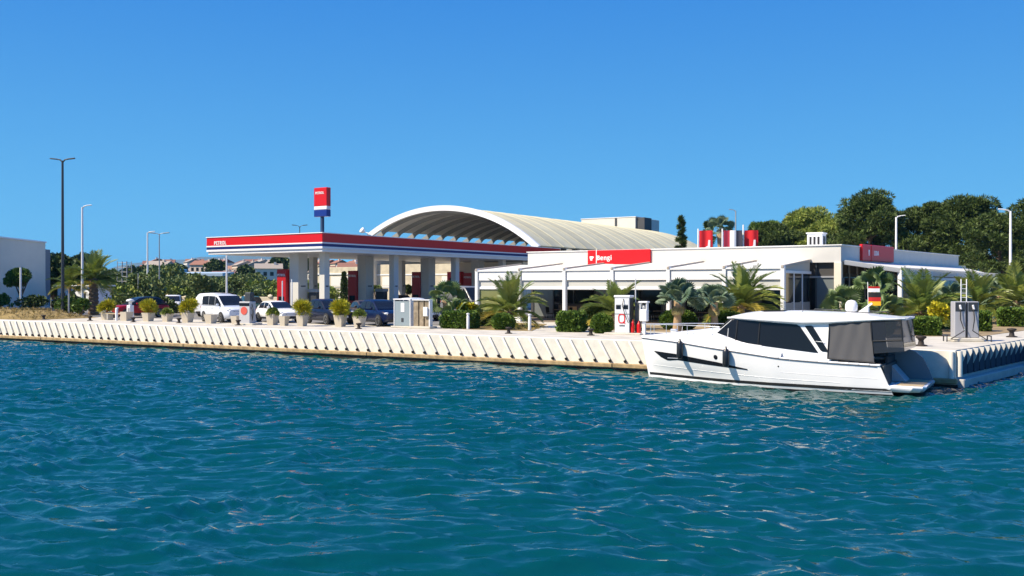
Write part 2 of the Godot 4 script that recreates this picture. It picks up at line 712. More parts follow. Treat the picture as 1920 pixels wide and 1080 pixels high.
# ---------------------------------------------------------------- station, hall, bar
func build_station() -> void:
	var c := thing("station_canopy", "long flat fuel station canopy with red, white and navy fascia on square grey columns", "canopy")
	var x0 := -67.6
	var x1 := -53.2
	var z0 := -92.0
	var z1 := -53.4
	var bands := [["top_trim", 8.28, 8.35, .06, "white"], ["red_fascia", 7.55, 8.28, .0, "red"], ["white_stripe", 7.43, 7.55, .02, "white"], ["navy_stripe", 7.2, 7.43, .0, "navy"], ["lower_fascia", 7.02, 7.2, .02, "white"], ["soffit", 6.78, 7.02, -.1, "white"]]
	mat("navy", Color(.008, .016, .13), .35)
	for q in bands:
		var b := Mb.new()
		b.span(Vector3(x0 - q[3], q[1], z0 - q[3]), Vector3(x1 + q[3], q[2], z1 + q[3]), .012)
		obj(q[0], b, M[q[4]], c)
	words(c, "lettering", "PETROL", .33, M.white, facing(Vector3.BACK, Vector3(-65.75, 7.78, z1 + .012)))
	var sh := mat("column_grey", Color(.62, .60, .54), .6)
	for q in [[-54.75, -55.2, .62], [-54.5, -63.8, .62], [-54.5, -73.2, .62], [-55.1, -82.6, .62], [-58.55, -55.9, 1.1], [-58.6, -64.5, 1.1], [-58.45, -73.8, 1.1], [-58.5, -82.8, 1.1], [-65.5, -64.5, .62], [-65.5, -78.0, .62]]:
		var b := Mb.new()
		b.span(Vector3(q[0] - q[2] / 2, G, q[1] - q[2] / 2), Vector3(q[0] + q[2] / 2, 6.79, q[1] + q[2] / 2), .02)
		var o := obj("column", b, sh, c)
		b = Mb.new()
		b.box(Vector3(q[0] + q[2] * .5, 3.95, q[1]), Vector3(.06, .10, q[2] * .5), Basis(), .01)
		obj("bracket", b, M.dark_metal, o)
	# tall red pump cabinets beside the inner columns
	var dark := mat("pump_red", Color(.42, .008, .012), .4)
	var where := ["nearest the water", "second in the row under the canopy", "third in the row under the canopy", "deepest under the canopy"]
	var at := [[-59.75, -55.3], [-59.6, -64.0], [-59.5, -73.4], [-59.5, -82.5]]
	for i in 4:
		var p := thing("pump_cabinet", "tall dark red pump cabinet with white lettering, " + where[i], "pump cabinet", Vector3(at[i][0], G, at[i][1]), 0, "pump cabinets under the canopy")
		var b := Mb.new()
		b.box(Vector3(0, 2.0, 0), Vector3(1.12, 3.9, .55), Basis(), .03)
		obj("cabinet", b, dark, p)
		b = Mb.new()
		b.box(Vector3(0, .06, 0), Vector3(1.3, .12, .8), Basis(), .02)
		obj("plinth", b, M.concrete, p)
		words(p, "lettering", "PETROL", .2, M.white, facing(Vector3.BACK, Vector3(0, 3.45, .275)))
		b = Mb.new()
		b.box(Vector3(0, 1.35, .28), Vector3(.7, .5, .03), Basis(), .01)
		obj("screen", b, M.dark_glass, p)
	# fuel pumps on the islands, low and dark
	for i in 3:
		var p := thing("fuel_pump", ["dark fuel pump with hoses beside the nearest red cabinet", "dark fuel pump with hoses beside the second red cabinet", "dark fuel pump with hoses beside the third red cabinet"][i], "fuel pump", Vector3(-57.2, G, at[i][1] - 1.2), 0, "fuel pumps on the islands")
		var b := Mb.new()
		b.box(Vector3(0, 1.0, 0), Vector3(1.0, 1.9, .6), Basis(), .05)
		obj("housing", b, M.dark_metal, p)
		b = Mb.new()
		b.box(Vector3(0, 2.1, 0), Vector3(1.1, .3, .7), Basis(), .04)
		obj("head", b, M.grey_metal, p)
		for s in [-1, 1]:
			b = Mb.new()
			b.tube([Vector3(.52 * s, 1.7, 0), Vector3(.72 * s, 1.2, .1), Vector3(.6 * s, .35, .15), Vector3(.52 * s, .8, .1)], .025, 5)
			obj("hose", b, M.rubber, p)
	# pylon sign on the canopy roof
	var s := thing("pylon_sign", "red, white and blue box sign on a pole above the canopy corner", "sign", Vector3(-53.55, 8.35, -53.75), 0)
	var b := Mb.new()
	b.span(Vector3(-.12, 0, -.12), Vector3(.12, 1.4, .12), .02)
	obj("pole", b, mat("pole_blue", Color(.02, .05, .12), .5), s)
	var q := [["blue_panel", 1.28, 1.84, "sign_blue"], ["white_panel", 1.84, 2.14, "white"], ["red_panel", 2.14, 3.66, "red"]]
	mat("sign_blue", Color(.008, .03, .22), .35)
	for e in q:
		b = Mb.new()
		b.span(Vector3(-.74, e[1], -.24), Vector3(.74, e[2], .24), .04)
		obj(e[0], b, M[e[3]], s)
	words(s, "lettering", "PETROL", .20, M.white, facing(Vector3.BACK, Vector3(-.06, 3.22, .245)))

func arc_point(a: float, r: float, c: Vector2) -> Vector2:
	return c + Vector2(sin(a), cos(a)) * r

func build_hall() -> void:
	# a barrel roof: the circle through its left springing, crown and right springing
	var p1 := Vector2(-84.9, 11.3)
	var p2 := Vector2(-71.6, 14.25)
	var p3 := Vector2(-58.0, 8.9)
	var ax := p2 - p1
	var bx := p3 - p1
	var dd := 2.0 * ax.cross(bx)
	var c := p1 + Vector2(bx.y * ax.length_squared() - ax.y * bx.length_squared(), ax.x * bx.length_squared() - bx.x * ax.length_squared()) / dd
	var r := c.distance_to(p1)
	var a0 := atan2(p1.x - c.x, p1.y - c.y)
	var a1 := atan2(p3.x - c.x, p3.y - c.y)
	var h := thing("vaulted_hall", "large hall under a pale barrel roof with ribbed open end", "hall")
	var zf := -95.0
	var zb := -156.5
	var n := 20
	var w := (zf - zb) / n
	var steps := 28
	var tones := [1.0, .94, 1.04, .98]
	for k in n:
		# each roof strip rises to a standing seam at its back edge
		var b := Mb.new()
		var za := zf - k * w
		var rows := [[za, .0, -.16], [za - .12, .07, -.16], [za - .3, .02, -.16], [za - w + .1, .0, -.16]]
		for e in 2:
			b.smooth()
			for i in steps:
				var t0 := lerpf(a0 + .035, a1, float(i) / steps)
				var t1 := lerpf(a0 + .035, a1, float(i + 1) / steps)
				for j in 3:
					var ra: float = r + (rows[j][1] if e == 0 else rows[j][2])
					var rb: float = r + (rows[j + 1][1] if e == 0 else rows[j + 1][2])
					var q0 := arc_point(t0, ra, c)
					var q1 := arc_point(t1, ra, c)
					var q2 := arc_point(t1, rb, c)
					var q3 := arc_point(t0, rb, c)
					var v := [Vector3(q0.x, q0.y, rows[j][0]), Vector3(q1.x, q1.y, rows[j][0]), Vector3(q2.x, q2.y, rows[j + 1][0]), Vector3(q3.x, q3.y, rows[j + 1][0])]
					if e == 0:
						b.quad(v[0], v[1], v[2], v[3])
					else:
						b.quad(v[3], v[2], v[1], v[0])
		b.flat()
		for t in [a0 + .035, a1]:
			var q0 := arc_point(t, r, c)
			var q1 := arc_point(t, r - .16, c)
			b.cf(Vector3(c.x, 0, za), [Vector3(q0.x, q0.y, za), Vector3(q0.x, q0.y, za - w), Vector3(q1.x, q1.y, za - w), Vector3(q1.x, q1.y, za)])
		obj("roof_strip", b, M["hall_metal_%d" % (k % 3)], h)
	var lin_b := Mb.new()
	lin_b.smooth()
	for i in steps:
		var q0 := arc_point(lerpf(a0 + .04, a1, float(i) / steps), r - .19, c)
		var q1 := arc_point(lerpf(a0 + .04, a1, float(i + 1) / steps), r - .19, c)
		lin_b.quad(Vector3(q1.x, q1.y, zf - .02), Vector3(q0.x, q0.y, zf - .02), Vector3(q0.x, q0.y, zb + .02), Vector3(q1.x, q1.y, zb + .02))
	obj("soffit", lin_b, mat("soffit_pale", Color(.80, .79, .75), .7), h)
	var rib_m := mat("rib_shade", Color(.30, .30, .28), .7)  # shade on the ribs put into this darker tone
	for k in 18:
		var z := zf - .9 - k * 3.4
		var b := Mb.new()
		var ri := []
		for i in 25:
			var t := lerpf(a0 - .05, a1 - .01, i / 24.0)
			var lift := .5 if i > 1 else .5 + .35 * (2 - i)
			var qo := arc_point(t, r - .17, c)
			var qi := arc_point(t, r - .17 - lift, c)
			ri.append([Vector3(qo.x, qo.y, z + .16), Vector3(qo.x, qo.y, z - .16), Vector3(qi.x, qi.y, z - .11), Vector3(qi.x, qi.y, z + .11)])
		b.skin(ri)
		obj("rib", b, rib_m, h)
	# white edge beam round the open end
	var b := Mb.new()
	var rs := []
	for i in 33:
		var t := lerpf(a0 - .03, a1 + .012, i / 32.0)
		var qo := arc_point(t, r + .2, c)
		var qi := arc_point(t, r - .48, c)
		rs.append([Vector3(qo.x, qo.y, zf + .5), Vector3(qo.x, qo.y, zf + .02), Vector3(qi.x, qi.y, zf + .02), Vector3(qi.x, qi.y, zf + .5)])
	b.skin(rs)
	obj("edge_beam", b, M.white, h)
	b = Mb.new()
	b.span(Vector3(-85.6, G, zb), Vector3(-85.0, 9.6, zf), .02)
	obj("side_wall", b, M.grey_plaster, h)
	b = Mb.new()
	b.span(Vector3(-58.6, G, zb), Vector3(-58.0, 7.7, zf), .02)
	obj("side_wall", b, M.grey_plaster, h)
	b = Mb.new()
	b.span(Vector3(-85.0, G, zb), Vector3(-58.6, 8.2, zb + .5), .02)
	obj("back_wall", b, M.grey_plaster, h)
	b = Mb.new()
	b.span(Vector3(-85.0, G, -96.3), Vector3(-58.6, 6.9, -95.9), .02)
	var fw := obj("front_wall", b, M.cream_stone, h)
	for e in [5.4, 3.7]:
		b = Mb.new()
		b.span(Vector3(-85.0, e, -95.92), Vector3(-58.6, e + .16, -95.84), .01)
		obj("band", b, M.white, fw)
	for i in 5:
		b = Mb.new()
		b.span(Vector3(-84.0 + i * 5.2, 3.95, -95.92), Vector3(-80.2 + i * 5.2, 5.2, -95.86), .01)
		obj("panel", b, mat("pale_panel", Color(.74, .72, .66), .6), fw)
	for k in 17:
		b = Mb.new()
		b.span(Vector3(-58.7, 7.7, zf - .6 - k * 3.0), Vector3(-58.1, 8.9, zf - 1.0 - k * 3.0))
		obj("eave_post", b, mat("brown_post", Color(.13, .08, .05), .7), h)
	# a floodlight on an arm at the left springing
	var f := thing("floodlight", "round white floodlight on an arm at the end of the vaulted roof", "floodlight", Vector3(-85.0, 11.3, -94.3))
	b = Mb.new()
	b.tube([Vector3(0, -.1, 0), Vector3(-.9, .15, .1)], .06, 6)
	obj("arm", b, M.white_metal, f)
	b = Mb.new()
	b.lathe([Vector2(.12, -.3), Vector2(.34, -.1), Vector2(.42, .22), Vector2(.38, .26), Vector2(.001, .26)], 14, Transform3D(Basis(Vector3(0, 0, 1), .5) * Basis(Vector3(1, 0, 0), .9), Vector3(-1.1, .3, .1)))
	obj("lamp_head", b, M.white, f)
	# plain block standing behind the hall
	var k := thing("rear_block", "cream block with a dark end wall rising behind the vaulted roof", "building")
	b = Mb.new()
	b.span(Vector3(-86, G, -168), Vector3(-74.3, 17.0, -157), .03)
	obj("wall", b, M.plaster, k)
	b = Mb.new()
	b.span(Vector3(-74.3, G, -160.6), Vector3(-72.6, 16.9, -157.4), .03)
	obj("dark_end", b, mat("slate", Color(.055, .057, .065), .7), k)
	b = Mb.new()
	b.span(Vector3(-86.1, 17.0, -164.1), Vector3(-74.2, 17.12, -156.9), .02)
	obj("coping", b, M.white, k)
	b = Mb.new()
	b.span(Vector3(-78.6, 14.0, -156.99), Vector3(-78.2, 16.9, -156.9))
	obj("downpipe", b, M.dark_metal, k)
	# long cream wall seen between the columns
	k = thing("cream_warehouse", "long low cream building seen between the canopy columns", "building")
	b = Mb.new()
	b.span(Vector3(-136, G, -150), Vector3(-88, 7.7, -135), .03)
	obj("wall", b, M.cream_stone, k)
	for e in [[6.2, .25, 0.1], [3.6, .12, .05]]:
		b = Mb.new()
		b.span(Vector3(-136.1, e[0], -135.1), Vector3(-87.9, e[0] + e[1], -134.9 + e[2]), .01)
		obj("band", b, M.white, k)
	for i in 6:
		b = Mb.new()
		b.span(Vector3(-132.0 + i * 7.4, 3.9, -135.0), Vector3(-127.0 + i * 7.4, 5.8, -134.93), .01)
		obj("panel", b, mat("pale_panel", Color(.74, .72, .66), .6), k)
		b = Mb.new()
		b.span(Vector3(-130.8 + i * 7.4, G, -135.0), Vector3(-128.2 + i * 7.4, 3.3, -134.94), .01)
		obj("door", b, mat("pale_door", Color(.66, .62, .52), .6), k)
	# shop at the back of the forecourt, in the canopy's shade
	k = thing("station_shop", "grey shop with dark windows and a red corner at the back of the forecourt", "shop")
	b = Mb.new()
	b.span(Vector3(-64.3, G, -93.4), Vector3(-54.2, 6.7, -85.5), .03)
	obj("wall", b, M.grey_plaster, k)
	for e in [[-61.6, -59.4], [-58.8, -56.6]]:
		b = Mb.new()
		b.span(Vector3(e[0], 1.7, -85.6), Vector3(e[1], 4.6, -85.42), .02)
		var o := obj("window", b, M.dark_glass, k)
		b = Mb.new()
		b.span(Vector3(e[0] - .1, 4.6, -85.6), Vector3(e[1] + .1, 4.75, -85.36), .01)
		obj("lintel", b, M.white, o)
	b = Mb.new()
	b.span(Vector3(-64.4, G, -85.52), Vector3(-62.4, 5.6, -84.9), .03)
	obj("red_portal", b, M.red, k)
	b = Mb.new()
	b.span(Vector3(-64.0, G, -84.92), Vector3(-62.8, 4.9, -84.86), .01)
	obj("door", b, M.dark_glass, k)

const BD := Vector2(.123, -.992)
const BN := Vector2(.992, .123)

func bar_side(t: float, out: float, y: float) -> Vector3:
	var p := Vector2(-14.0, -60.0) + BD * t + BN * out
	return Vector3(p.x, y, p.y)

func build_bar() -> void:
	var bar := thing("bar_building", "low white flat-roofed bar with deep parapet and red signs", "building")
	var bs := Basis(Vector3(BD.x, 0, BD.y), Vector3.UP, Vector3(-BN.x, 0, -BN.y))
	# parapet as one ring of wall over the glass storey
	var foot := [Vector2(-37.6, 60.0), Vector2(-14, 60.0), Vector2(-14 + .123 * 28, 60 + .992 * 28), Vector2(-37.6, 88)]
	var flat_xf := Transform3D(Basis(Vector3.RIGHT, Vector3.FORWARD, Vector3.UP), Vector3())
	var b := Mb.new()
	b.extr(foot, 5.5, 6.58, flat_xf)
	obj("parapet", b, M.plaster, bar)
	b = Mb.new()
	var lip := [Vector2(-37.68, 59.92), Vector2(-13.93, 59.92), Vector2(-13.93 + .123 * 28.1, 60 + .992 * 28.1), Vector2(-37.68, 88.1)]
	b.extr(lip, 6.58, 6.64, flat_xf)
	obj("coping", b, M.white, bar)
	b = Mb.new()
	var inner := [Vector2(-37.5, 60.3), Vector2(-14.3, 60.3), Vector2(-14.3 + .123 * 27.6, 60 + .992 * 27.6), Vector2(-37.5, 87.9)]
	b.extr(inner, G - .02, 5.5, flat_xf)
	obj("wall", b, mat("dark_wall", Color(.05, .048, .045), .7), bar)
	b = Mb.new()
	b.box(bar_side(29.2, -.8, 3.6), Vector3(2.4, 4.3, 1.6), bs, .02)
	obj("side_annex", b, M.grey_plaster, bar)
	# glazing of the front, pane by pane
	var x := -37.2
	var i := 0
	while x < -15.0:
		b = Mb.new()
		b.span(Vector3(x + .05, 1.62, -60.28), Vector3(x + 1.75, 4.5, -60.2), .0)
		obj("pane", b, M.dark_glass if i % 3 else mat("pale_pane", Color(.16, .18, .18), .12), bar)
		b = Mb.new()
		b.span(Vector3(x - .05, G, -60.28), Vector3(x + .05, 5.5, -60.14), .01)
		obj("mullion", b, M.dark_metal, bar)
		x += 1.8
		i += 1
	b = Mb.new()
	b.span(Vector3(-37.4, 4.5, -60.28), Vector3(-14.2, 4.62, -60.12), .01)
	obj("transom", b, M.grey_metal, bar)
	# corner pier and the glazing of the side
	b = Mb.new()
	b.span(Vector3(-14.42, G, -60.34), Vector3(-13.96, 5.5, -59.94), .02)
	obj("corner_pier", b, M.grey_plaster, bar)
	for k in 9:
		var t := .6 + k * 1.5
		for e in [[1.7, 3.1], [3.2, 4.8]]:
			b = Mb.new()
			b.box(bar_side(t + .72, -.26, (e[0] + e[1]) / 2), Vector3(1.38, e[1] - e[0], .06), bs)
			obj("pane", b, M.dark_glass, bar)
		b = Mb.new()
		b.box(bar_side(t, -.24, 3.4), Vector3(.08, 3.9, .12), bs, .01)
		obj("mullion", b, M.grey_metal, bar)
	# red signs
	b = Mb.new()
	b.span(Vector3(-32.25, 5.52, -60.06), Vector3(-27.15, 6.62, -59.84), .04)
	var s := obj("sign", b, M.red, bar)
	b = Mb.new()
	b.span(Vector3(-31.52, 5.53, -59.86), Vector3(-31.46, 6.68, -59.81), .004)
	obj("divider", b, M.white, s)
	b = Mb.new()
	var cup := Transform3D(Basis(), Vector3(-31.9, 6.02, 0))
	b.extr([Vector2(-.16, .16), Vector2(.12, .16), Vector2(.10, -.02), Vector2(.04, -.10), Vector2(.09, -.15), Vector2(-.13, -.15), Vector2(-.08, -.10), Vector2(-.14, -.02)], -59.86, -59.82, cup)
	b.extr([Vector2(.11, .15), Vector2(.2, .14), Vector2(.18, .04), Vector2(.10, .0), Vector2(.10, .04), Vector2(.14, .07), Vector2(.15, .10), Vector2(.11, .11)], -59.86, -59.82, cup)
	obj("cup_mark", b, M.white, s)
	words(s, "lettering", "Bengi", .34, M.white, facing(Vector3.BACK, Vector3(-30.85, 6.05, -59.835)))
	b = Mb.new()
	b.box(bar_side(6.65, .08, 6.22), Vector3(6.5, 1.1, .22), bs, .04)
	s = obj("sign", b, M.red, bar)
	b = Mb.new()
	b.box(bar_side(5.1, .2, 6.22), Vector3(.06, 1.1, .04), bs, .004)
	obj("divider", b, M.red, s)
	words(s, "lettering", "LIDA", .32, M.white, facing(Vector3(BN.x, 0, BN.y), bar_side(6.1, .195, 6.22)))
	b = Mb.new()
	b.extr([Vector2(-.12, .2), Vector2(.12, .2), Vector2(.05, -.2), Vector2(-.05, -.2)], 0, .03, facing(Vector3(BN.x, 0, BN.y), bar_side(4.6, .195, 6.22)))
	obj("cup_mark", b, M.white, s)
	# chimney box on the roof
	var ch := thing("roof_vent", "white ventilation box with dark slots on the bar roof", "vent", Vector3(-18.5, 6.5, -71.5))
	b = Mb.new()
	b.box(Vector3(0, .75, 0), Vector3(1.15, 1.5, 1.1), Basis(), .02)
	obj("casing", b, M.white, ch)
	b = Mb.new()
	b.box(Vector3(0, 1.53, 0), Vector3(1.3, .1, 1.25), Basis(), .02)
	obj("cap", b, M.white, ch)
	for k in 3:
		b = Mb.new()
		b.box(Vector3(-.32 + k * .3, .95, .55), Vector3(.17, .6, .03))
		obj("slot", b, M.black, ch)
	b = Mb.new()
	b.box(Vector3(.575, .9, 0), Vector3(.03, .8, .7))
	obj("slot", b, M.dark_metal, ch)
	# terrace pergola along the front
	var p := thing("terrace_pergola", "white terrace pergola with fabric awnings along the front of the bar", "pergola")
	var xs := [-38.25, -34.55, -30.9, -27.25, -23.25, -19.55, -15.95]
	var z := -54.1
	var fab := mat("awning_fabric", Color(.74, .72, .66), .85)
	fab.backlight_enabled = true
	fab.backlight = Color(.35, .32, .27)
	var blind := mat("blind_grey", Color(.52, .52, .48), .7)
	for k in 7:
		b = Mb.new()
		b.span(Vector3(xs[k] - .12, G, z - .12), Vector3(xs[k] + .12, 5.2, z + .16), .015)
		obj("post", b, M.white, p)
		b = Mb.new()
		b.bar(Vector3(xs[k], 5.14, z + .2), Vector3(xs[k], 5.64, -60.0), .16, .16, .01)
		obj("rafter", b, mat("rafter_shade", Color(.46, .40, .33), .6), p)  # tan paints in the shaded underside of the rafters
		if k == 6:
			break
		var xa: float = xs[k] + .14
		var xb: float = xs[k + 1] - .14
		# awning sheet, bellied a little between its folding rails
		b = Mb.new()
		b.smooth()
		for jj in 12:
			for ii in 4:
				var v := []
				for e in [[0, 0], [1, 0], [1, 1], [0, 1]]:
					var u: float = (ii + e[0]) / 4.0
					var t: float = (jj + e[1]) / 12.0
					v.append(Vector3(lerpf(xa, xb, u), lerpf(5.12, 5.62, t) - .07 * absf(sin(t * PI * 6)) * sin(u * PI) - .05 * sin(u * PI), lerpf(z + .1, -60.0, t)))
				b.quad(v[0], v[1], v[2], v[3])
		obj("awning", b, fab, p)
		b = Mb.new()
		b.span(Vector3(xa, 4.36, z - .04), Vector3(xb, 4.99, z + .05), .02)
		obj("valance", b, M.white, p)
		b = Mb.new()
		b.span(Vector3(xa, 3.92, z - .10), Vector3(xb, 4.33, z - .06), .0)
		obj("blind", b, blind, p)
		b = Mb.new()
		b.span(Vector3(xa, 3.72, z - .12), Vector3(xb, 3.92, z + .02), .03)
		obj("blind_rail", b, M.white, p)
	b = Mb.new()
	b.span(Vector3(-38.4, 5.0, z - .1), Vector3(-15.8, 5.10, z + .14), .02)
	obj("front_beam", b, M.white, p)
	# see-through screen in the first bay and at its end
	var olive := pane("reflected_greenery", Color(.24, .25, .09), .72)  # olive colour stands for the greenery it reflects and lets through
	olive.roughness = .12
	b = Mb.new()
	b.span(Vector3(-38.1, 1.75, z - .1), Vector3(-34.7, 3.72, z - .07))
	obj("clear_screen", b, olive, p)
	b = Mb.new()
	b.span(Vector3(-38.1, 1.5, z - .12), Vector3(-34.7, 1.75, z - .02), .02)
	obj("bottom_rail", b, M.white, p)
	# closed end with glazed doors
	for k in 3:
		var za := -54.3 - k * 1.85
		b = Mb.new()
		b.span(Vector3(-15.98, 3.0, za - 1.75), Vector3(-15.90, 4.75, za - .05))
		obj("end_pane", b, M.dark_glass, p)
		b = Mb.new()
		b.span(Vector3(-16.0, G, za - 1.75), Vector3(-15.88, 2.96, za - .05), .01)
		obj("end_panel", b, mat("panel_grey", Color(.34, .33, .31), .5), p)
		b = Mb.new()
		b.span(Vector3(-16.02, G, za - .05), Vector3(-15.86, 4.9, za + .05), .01)
		obj("end_stile", b, M.white_metal, p)
	b = Mb.new()
	b.span(Vector3(-16.04, 4.75, -59.95), Vector3(-15.84, 4.92, -54.25), .01)
	obj("end_head", b, M.white, p)
	b = Mb.new()
	b.extr([Vector2(54.2, 4.92), Vector2(59.9, 4.92), Vector2(59.9, 5.52), Vector2(54.2, 5.15)], -15.97, -15.93, Transform3D(Basis(Vector3.FORWARD, Vector3.UP, Vector3.RIGHT), Vector3()))
	obj("end_gable", b, mat("gable_canvas", Color(.55, .50, .42), .85), p)
	# awning along the side of the bar
	p = thing("side_awning", "long white awning on posts along the shaded side of the bar", "awning")
	var t1 := 29.0
	b = Mb.new()
	b.smooth()
	for k in 16:
		for j in 3:
			var v := []
			for e in [[0, 0], [1, 0], [1, 1], [0, 1]]:
				var t: float = lerpf(.2, t1, (k + e[0]) / 16.0)
				var s2: float = (j + e[1]) / 3.0
				var tt: float = t + s2 * 2.4 * (1.0 - t / t1)
				v.append(bar_side(tt, .02 + 2.85 * s2, lerpf(5.62, lerpf(5.02, 4.86, t / t1), s2)))
			b.quad(v[3], v[2], v[1], v[0])
	obj("fabric", b, fab, p)
	b = Mb.new()
	b.bar(bar_side(2.5, 2.9, 4.93), bar_side(t1, 2.9, 4.79), .08, .5, .02)
	var vl := mat("valance_fabric", Color(.80, .79, .75), .85)
	vl.backlight_enabled = true
	vl.backlight = Color(.8, .78, .72)
	obj("valance", b, vl, p)
	b = Mb.new()
	b.bar(bar_side(2.6, 2.84, 4.52), bar_side(t1, 2.84, 4.4), .08, .2, .02)
	obj("blind_rail", b, M.white, p)
	b = Mb.new()
	b.bar(bar_side(.25, .1, 5.5), bar_side(2.5, 2.86, 4.98), .06, .3, .02)
	obj("valance", b, vl, p)
	for t in [2.6, 9.2, 15.8, 22.4, 28.9]:
		b = Mb.new()
		b.box(bar_side(t, 2.85, G + 1.75), Vector3(.26, 3.5, .26), bs, .015)
		obj("post", b, M.white, p)
		if t < 28:
			for e in 4:
				b = Mb.new()
				b.box(bar_side(t + .95 + e * 1.62, 2.82, 3.2), Vector3(1.5, 2.4, .04), bs)
				obj("screen", b, mat("screen_grey", Color(.09, .10, .11), .15), p)
	# terrace floor, tables and chairs in the shade
	b = Mb.new()
	b.span(Vector3(-38.2, G, -60.1), Vector3(-15.8, G + .06, -54.3), .01)
	struct("terrace_floor", b, mat("decking", Color(.20, .16, .12), .7))
	var tb := thing("terrace_table", "dark square terrace table", "table", Vector3(), 0, "terrace tables")
	b = Mb.new()
	b.box(Vector3(0, .73, 0), Vector3(.8, .04, .8), Basis(), .01)
	obj("table_top", b, mat("wood_dark", Color(.07, .045, .03), .5), tb)
	b = Mb.new()
	b.tube([Vector3(0, .02, 0), Vector3(0, .71, 0)], .04, 8)
	obj("stem", b, M.black, tb)
	b = Mb.new()
	b.box(Vector3(0, .02, 0), Vector3(.5, .03, .5), Basis(), .01)
	obj("base", b, M.black, tb)
	var cr := thing("terrace_chair", "black terrace chair", "chair", Vector3(), 0, "terrace chairs")
	b = Mb.new()
	b.box(Vector3(0, .45, 0), Vector3(.46, .05, .46), Basis(), .02)
	obj("seat", b, M.black, cr)
	b = Mb.new()
	b.box(Vector3(0, .72, -.22), Vector3(.46, .42, .04), Basis(Vector3.RIGHT, -.12), .015)
	obj("backrest", b, M.black, cr)
	for e in [[-1, -1], [1, -1], [1, 1], [-1, 1]]:
		b = Mb.new()
		b.tube([Vector3(.2 * e[0], 0, .2 * e[1]), Vector3(.19 * e[0], .44, .19 * e[1])], .016, 5)
		obj("leg", b, M.grey_metal, cr)
	var spots := [-36.6, -33.0, -31.9, -29.6, -28.4, -25.4, -21.6, -18.4]
	var near := ["behind the see-through screen", "behind the palm with the round hedge", "beside the second white post", "before the middle panes", "before the panes under the red sign", "behind the dispenser with the red ring", "behind the first fan palm", "behind the big leaning palm"]
	for k in spots.size():
		var at := Vector3(spots[k], G + .06, -56.3 - (k % 3) * .7)
		var t: Node3D = tb if k == 0 else dup(tb, at, 0, "")
		t.position = at
		t.set_meta("label", "dark square terrace table under the pergola, " + near[k])
		for e in 2:
			var ca := at + Vector3(-.75 + 1.5 * e, 0, .1)
			var o: Node3D = cr if k == 0 and e == 0 else dup(cr, ca, 0, "")
			o.position = ca
			o.rotation.y = PI / 2 - PI * e
			o.set_meta("label", "black chair %s of the table %s" % [["left", "right"][e], near[k]])
	var bc2 := thing("bar_counter", "dark terrace counter with two tan panels behind the first palm", "counter", Vector3(-31.6, G + .06, -57.6))
	b = Mb.new()
	b.box(Vector3(0, .55, 0), Vector3(3.4, 1.1, .6), Basis(), .02)
	obj("front", b, mat("wood_dark", Color(.07, .045, .03), .5), bc2)
	b = Mb.new()
	b.box(Vector3(0, 1.13, 0), Vector3(3.6, .06, .75), Basis(), .015)
	obj("top", b, M.black, bc2)
	for e in [-.5, .5]:
		b = Mb.new()
		b.box(Vector3(e, .82, .31), Vector3(.7, .3, .03), Basis(), .01)
		obj("tan_panel", b, mat("tan_panel", Color(.62, .36, .16), .6), bc2)
	# banners on poles behind the bar
	var bc := [["red", "red"], ["triple", "tricolour"], ["red", "red"]]
	var at2 := [Vector3(-35.6, G, -90.5), Vector3(-33.4, G, -91.7), Vector3(-31.5, G, -92.7)]
	var lb := ["red banner with a white emblem on the first pole behind the bar", "red, white and dark striped banner on the middle pole behind the bar", "red banner with a white emblem on the pole nearest the pines"]
	for k in 3:
		var f := thing("banner", lb[k], "banner", at2[k], .3, "banners behind the bar")
		b = Mb.new()
		b.tube([Vector3(), Vector3(0, [8.5, 8.5, 8.9][k], 0)], [.11, .08], 8)
		obj("pole", b, M.white, f)
		if k == 1:
			for e in [["red_stripe", "banner_red", .12, .75], ["white_stripe", "white", .76, 1.4], ["dark_stripe", "banner_dark", 1.41, 2.0]]:
				mat("banner_red", Color(.50, .03, .06), .8)
				mat("banner_dark", Color(.03, .03, .05), .8)
				obj(e[0], cloth(e[2], e[3], 3.2, 8.3, k), M[e[1]], f)
		else:
			var o := obj("cloth", cloth(.12, 1.5, 3.2, 8.3, k), mat("banner_scarlet", Color(.55, .006, .012), .8), f)
			b = Mb.new()
			b.extr([Vector2(.45, 4.2), Vector2(.45, 6.0), Vector2(.72, 6.1), Vector2(.8, 6.6), Vector2(1.0, 6.7), Vector2(1.05, 7.3), Vector2(1.25, 7.3), Vector2(1.22, 4.2)], .06, .14)
			obj("emblem", b, M.white, o)
			b = Mb.new()
			b.ball(Vector3(.88, 5.7, .14), Vector3(.16, .28, .03), 10)
			obj("emblem_eye", b, M.black, o)

func cloth(x0: float, x1: float, y0: float, y1: float, ph: float) -> Mb:
	var b := Mb.new()
	b.smooth()
	var rs := []
	for i in 13:
		var x := lerpf(x0, x1, i / 12.0)
		rs.append(x)
	for s in [1, -1]:
		b.smooth()
		for i in 12:
			var za: float = .09 * sin(rs[i] * 6.0 + ph) + .012 * s
			var zb: float = .09 * sin(rs[i + 1] * 6.0 + ph) + .012 * s
			var v := [Vector3(rs[i], y0, za), Vector3(rs[i + 1], y0, zb), Vector3(rs[i + 1], y1, zb), Vector3(rs[i], y1, za)]
			if s > 0:
				b.quad(v[0], v[1], v[2], v[3])
			else:
				b.quad(v[3], v[2], v[1], v[0])
	return b

# ---------------------------------------------------------------- the motor boat
# Boat axes: x runs from the swim platform to the bow, y up from the waterline, -z is the side that faces the viewer.
const BOAT_X := [0.0, .55, 1.0, 2.7, 4.5, 6.5, 8.0, 8.9, 9.8, 10.5, 10.95, 11.1]

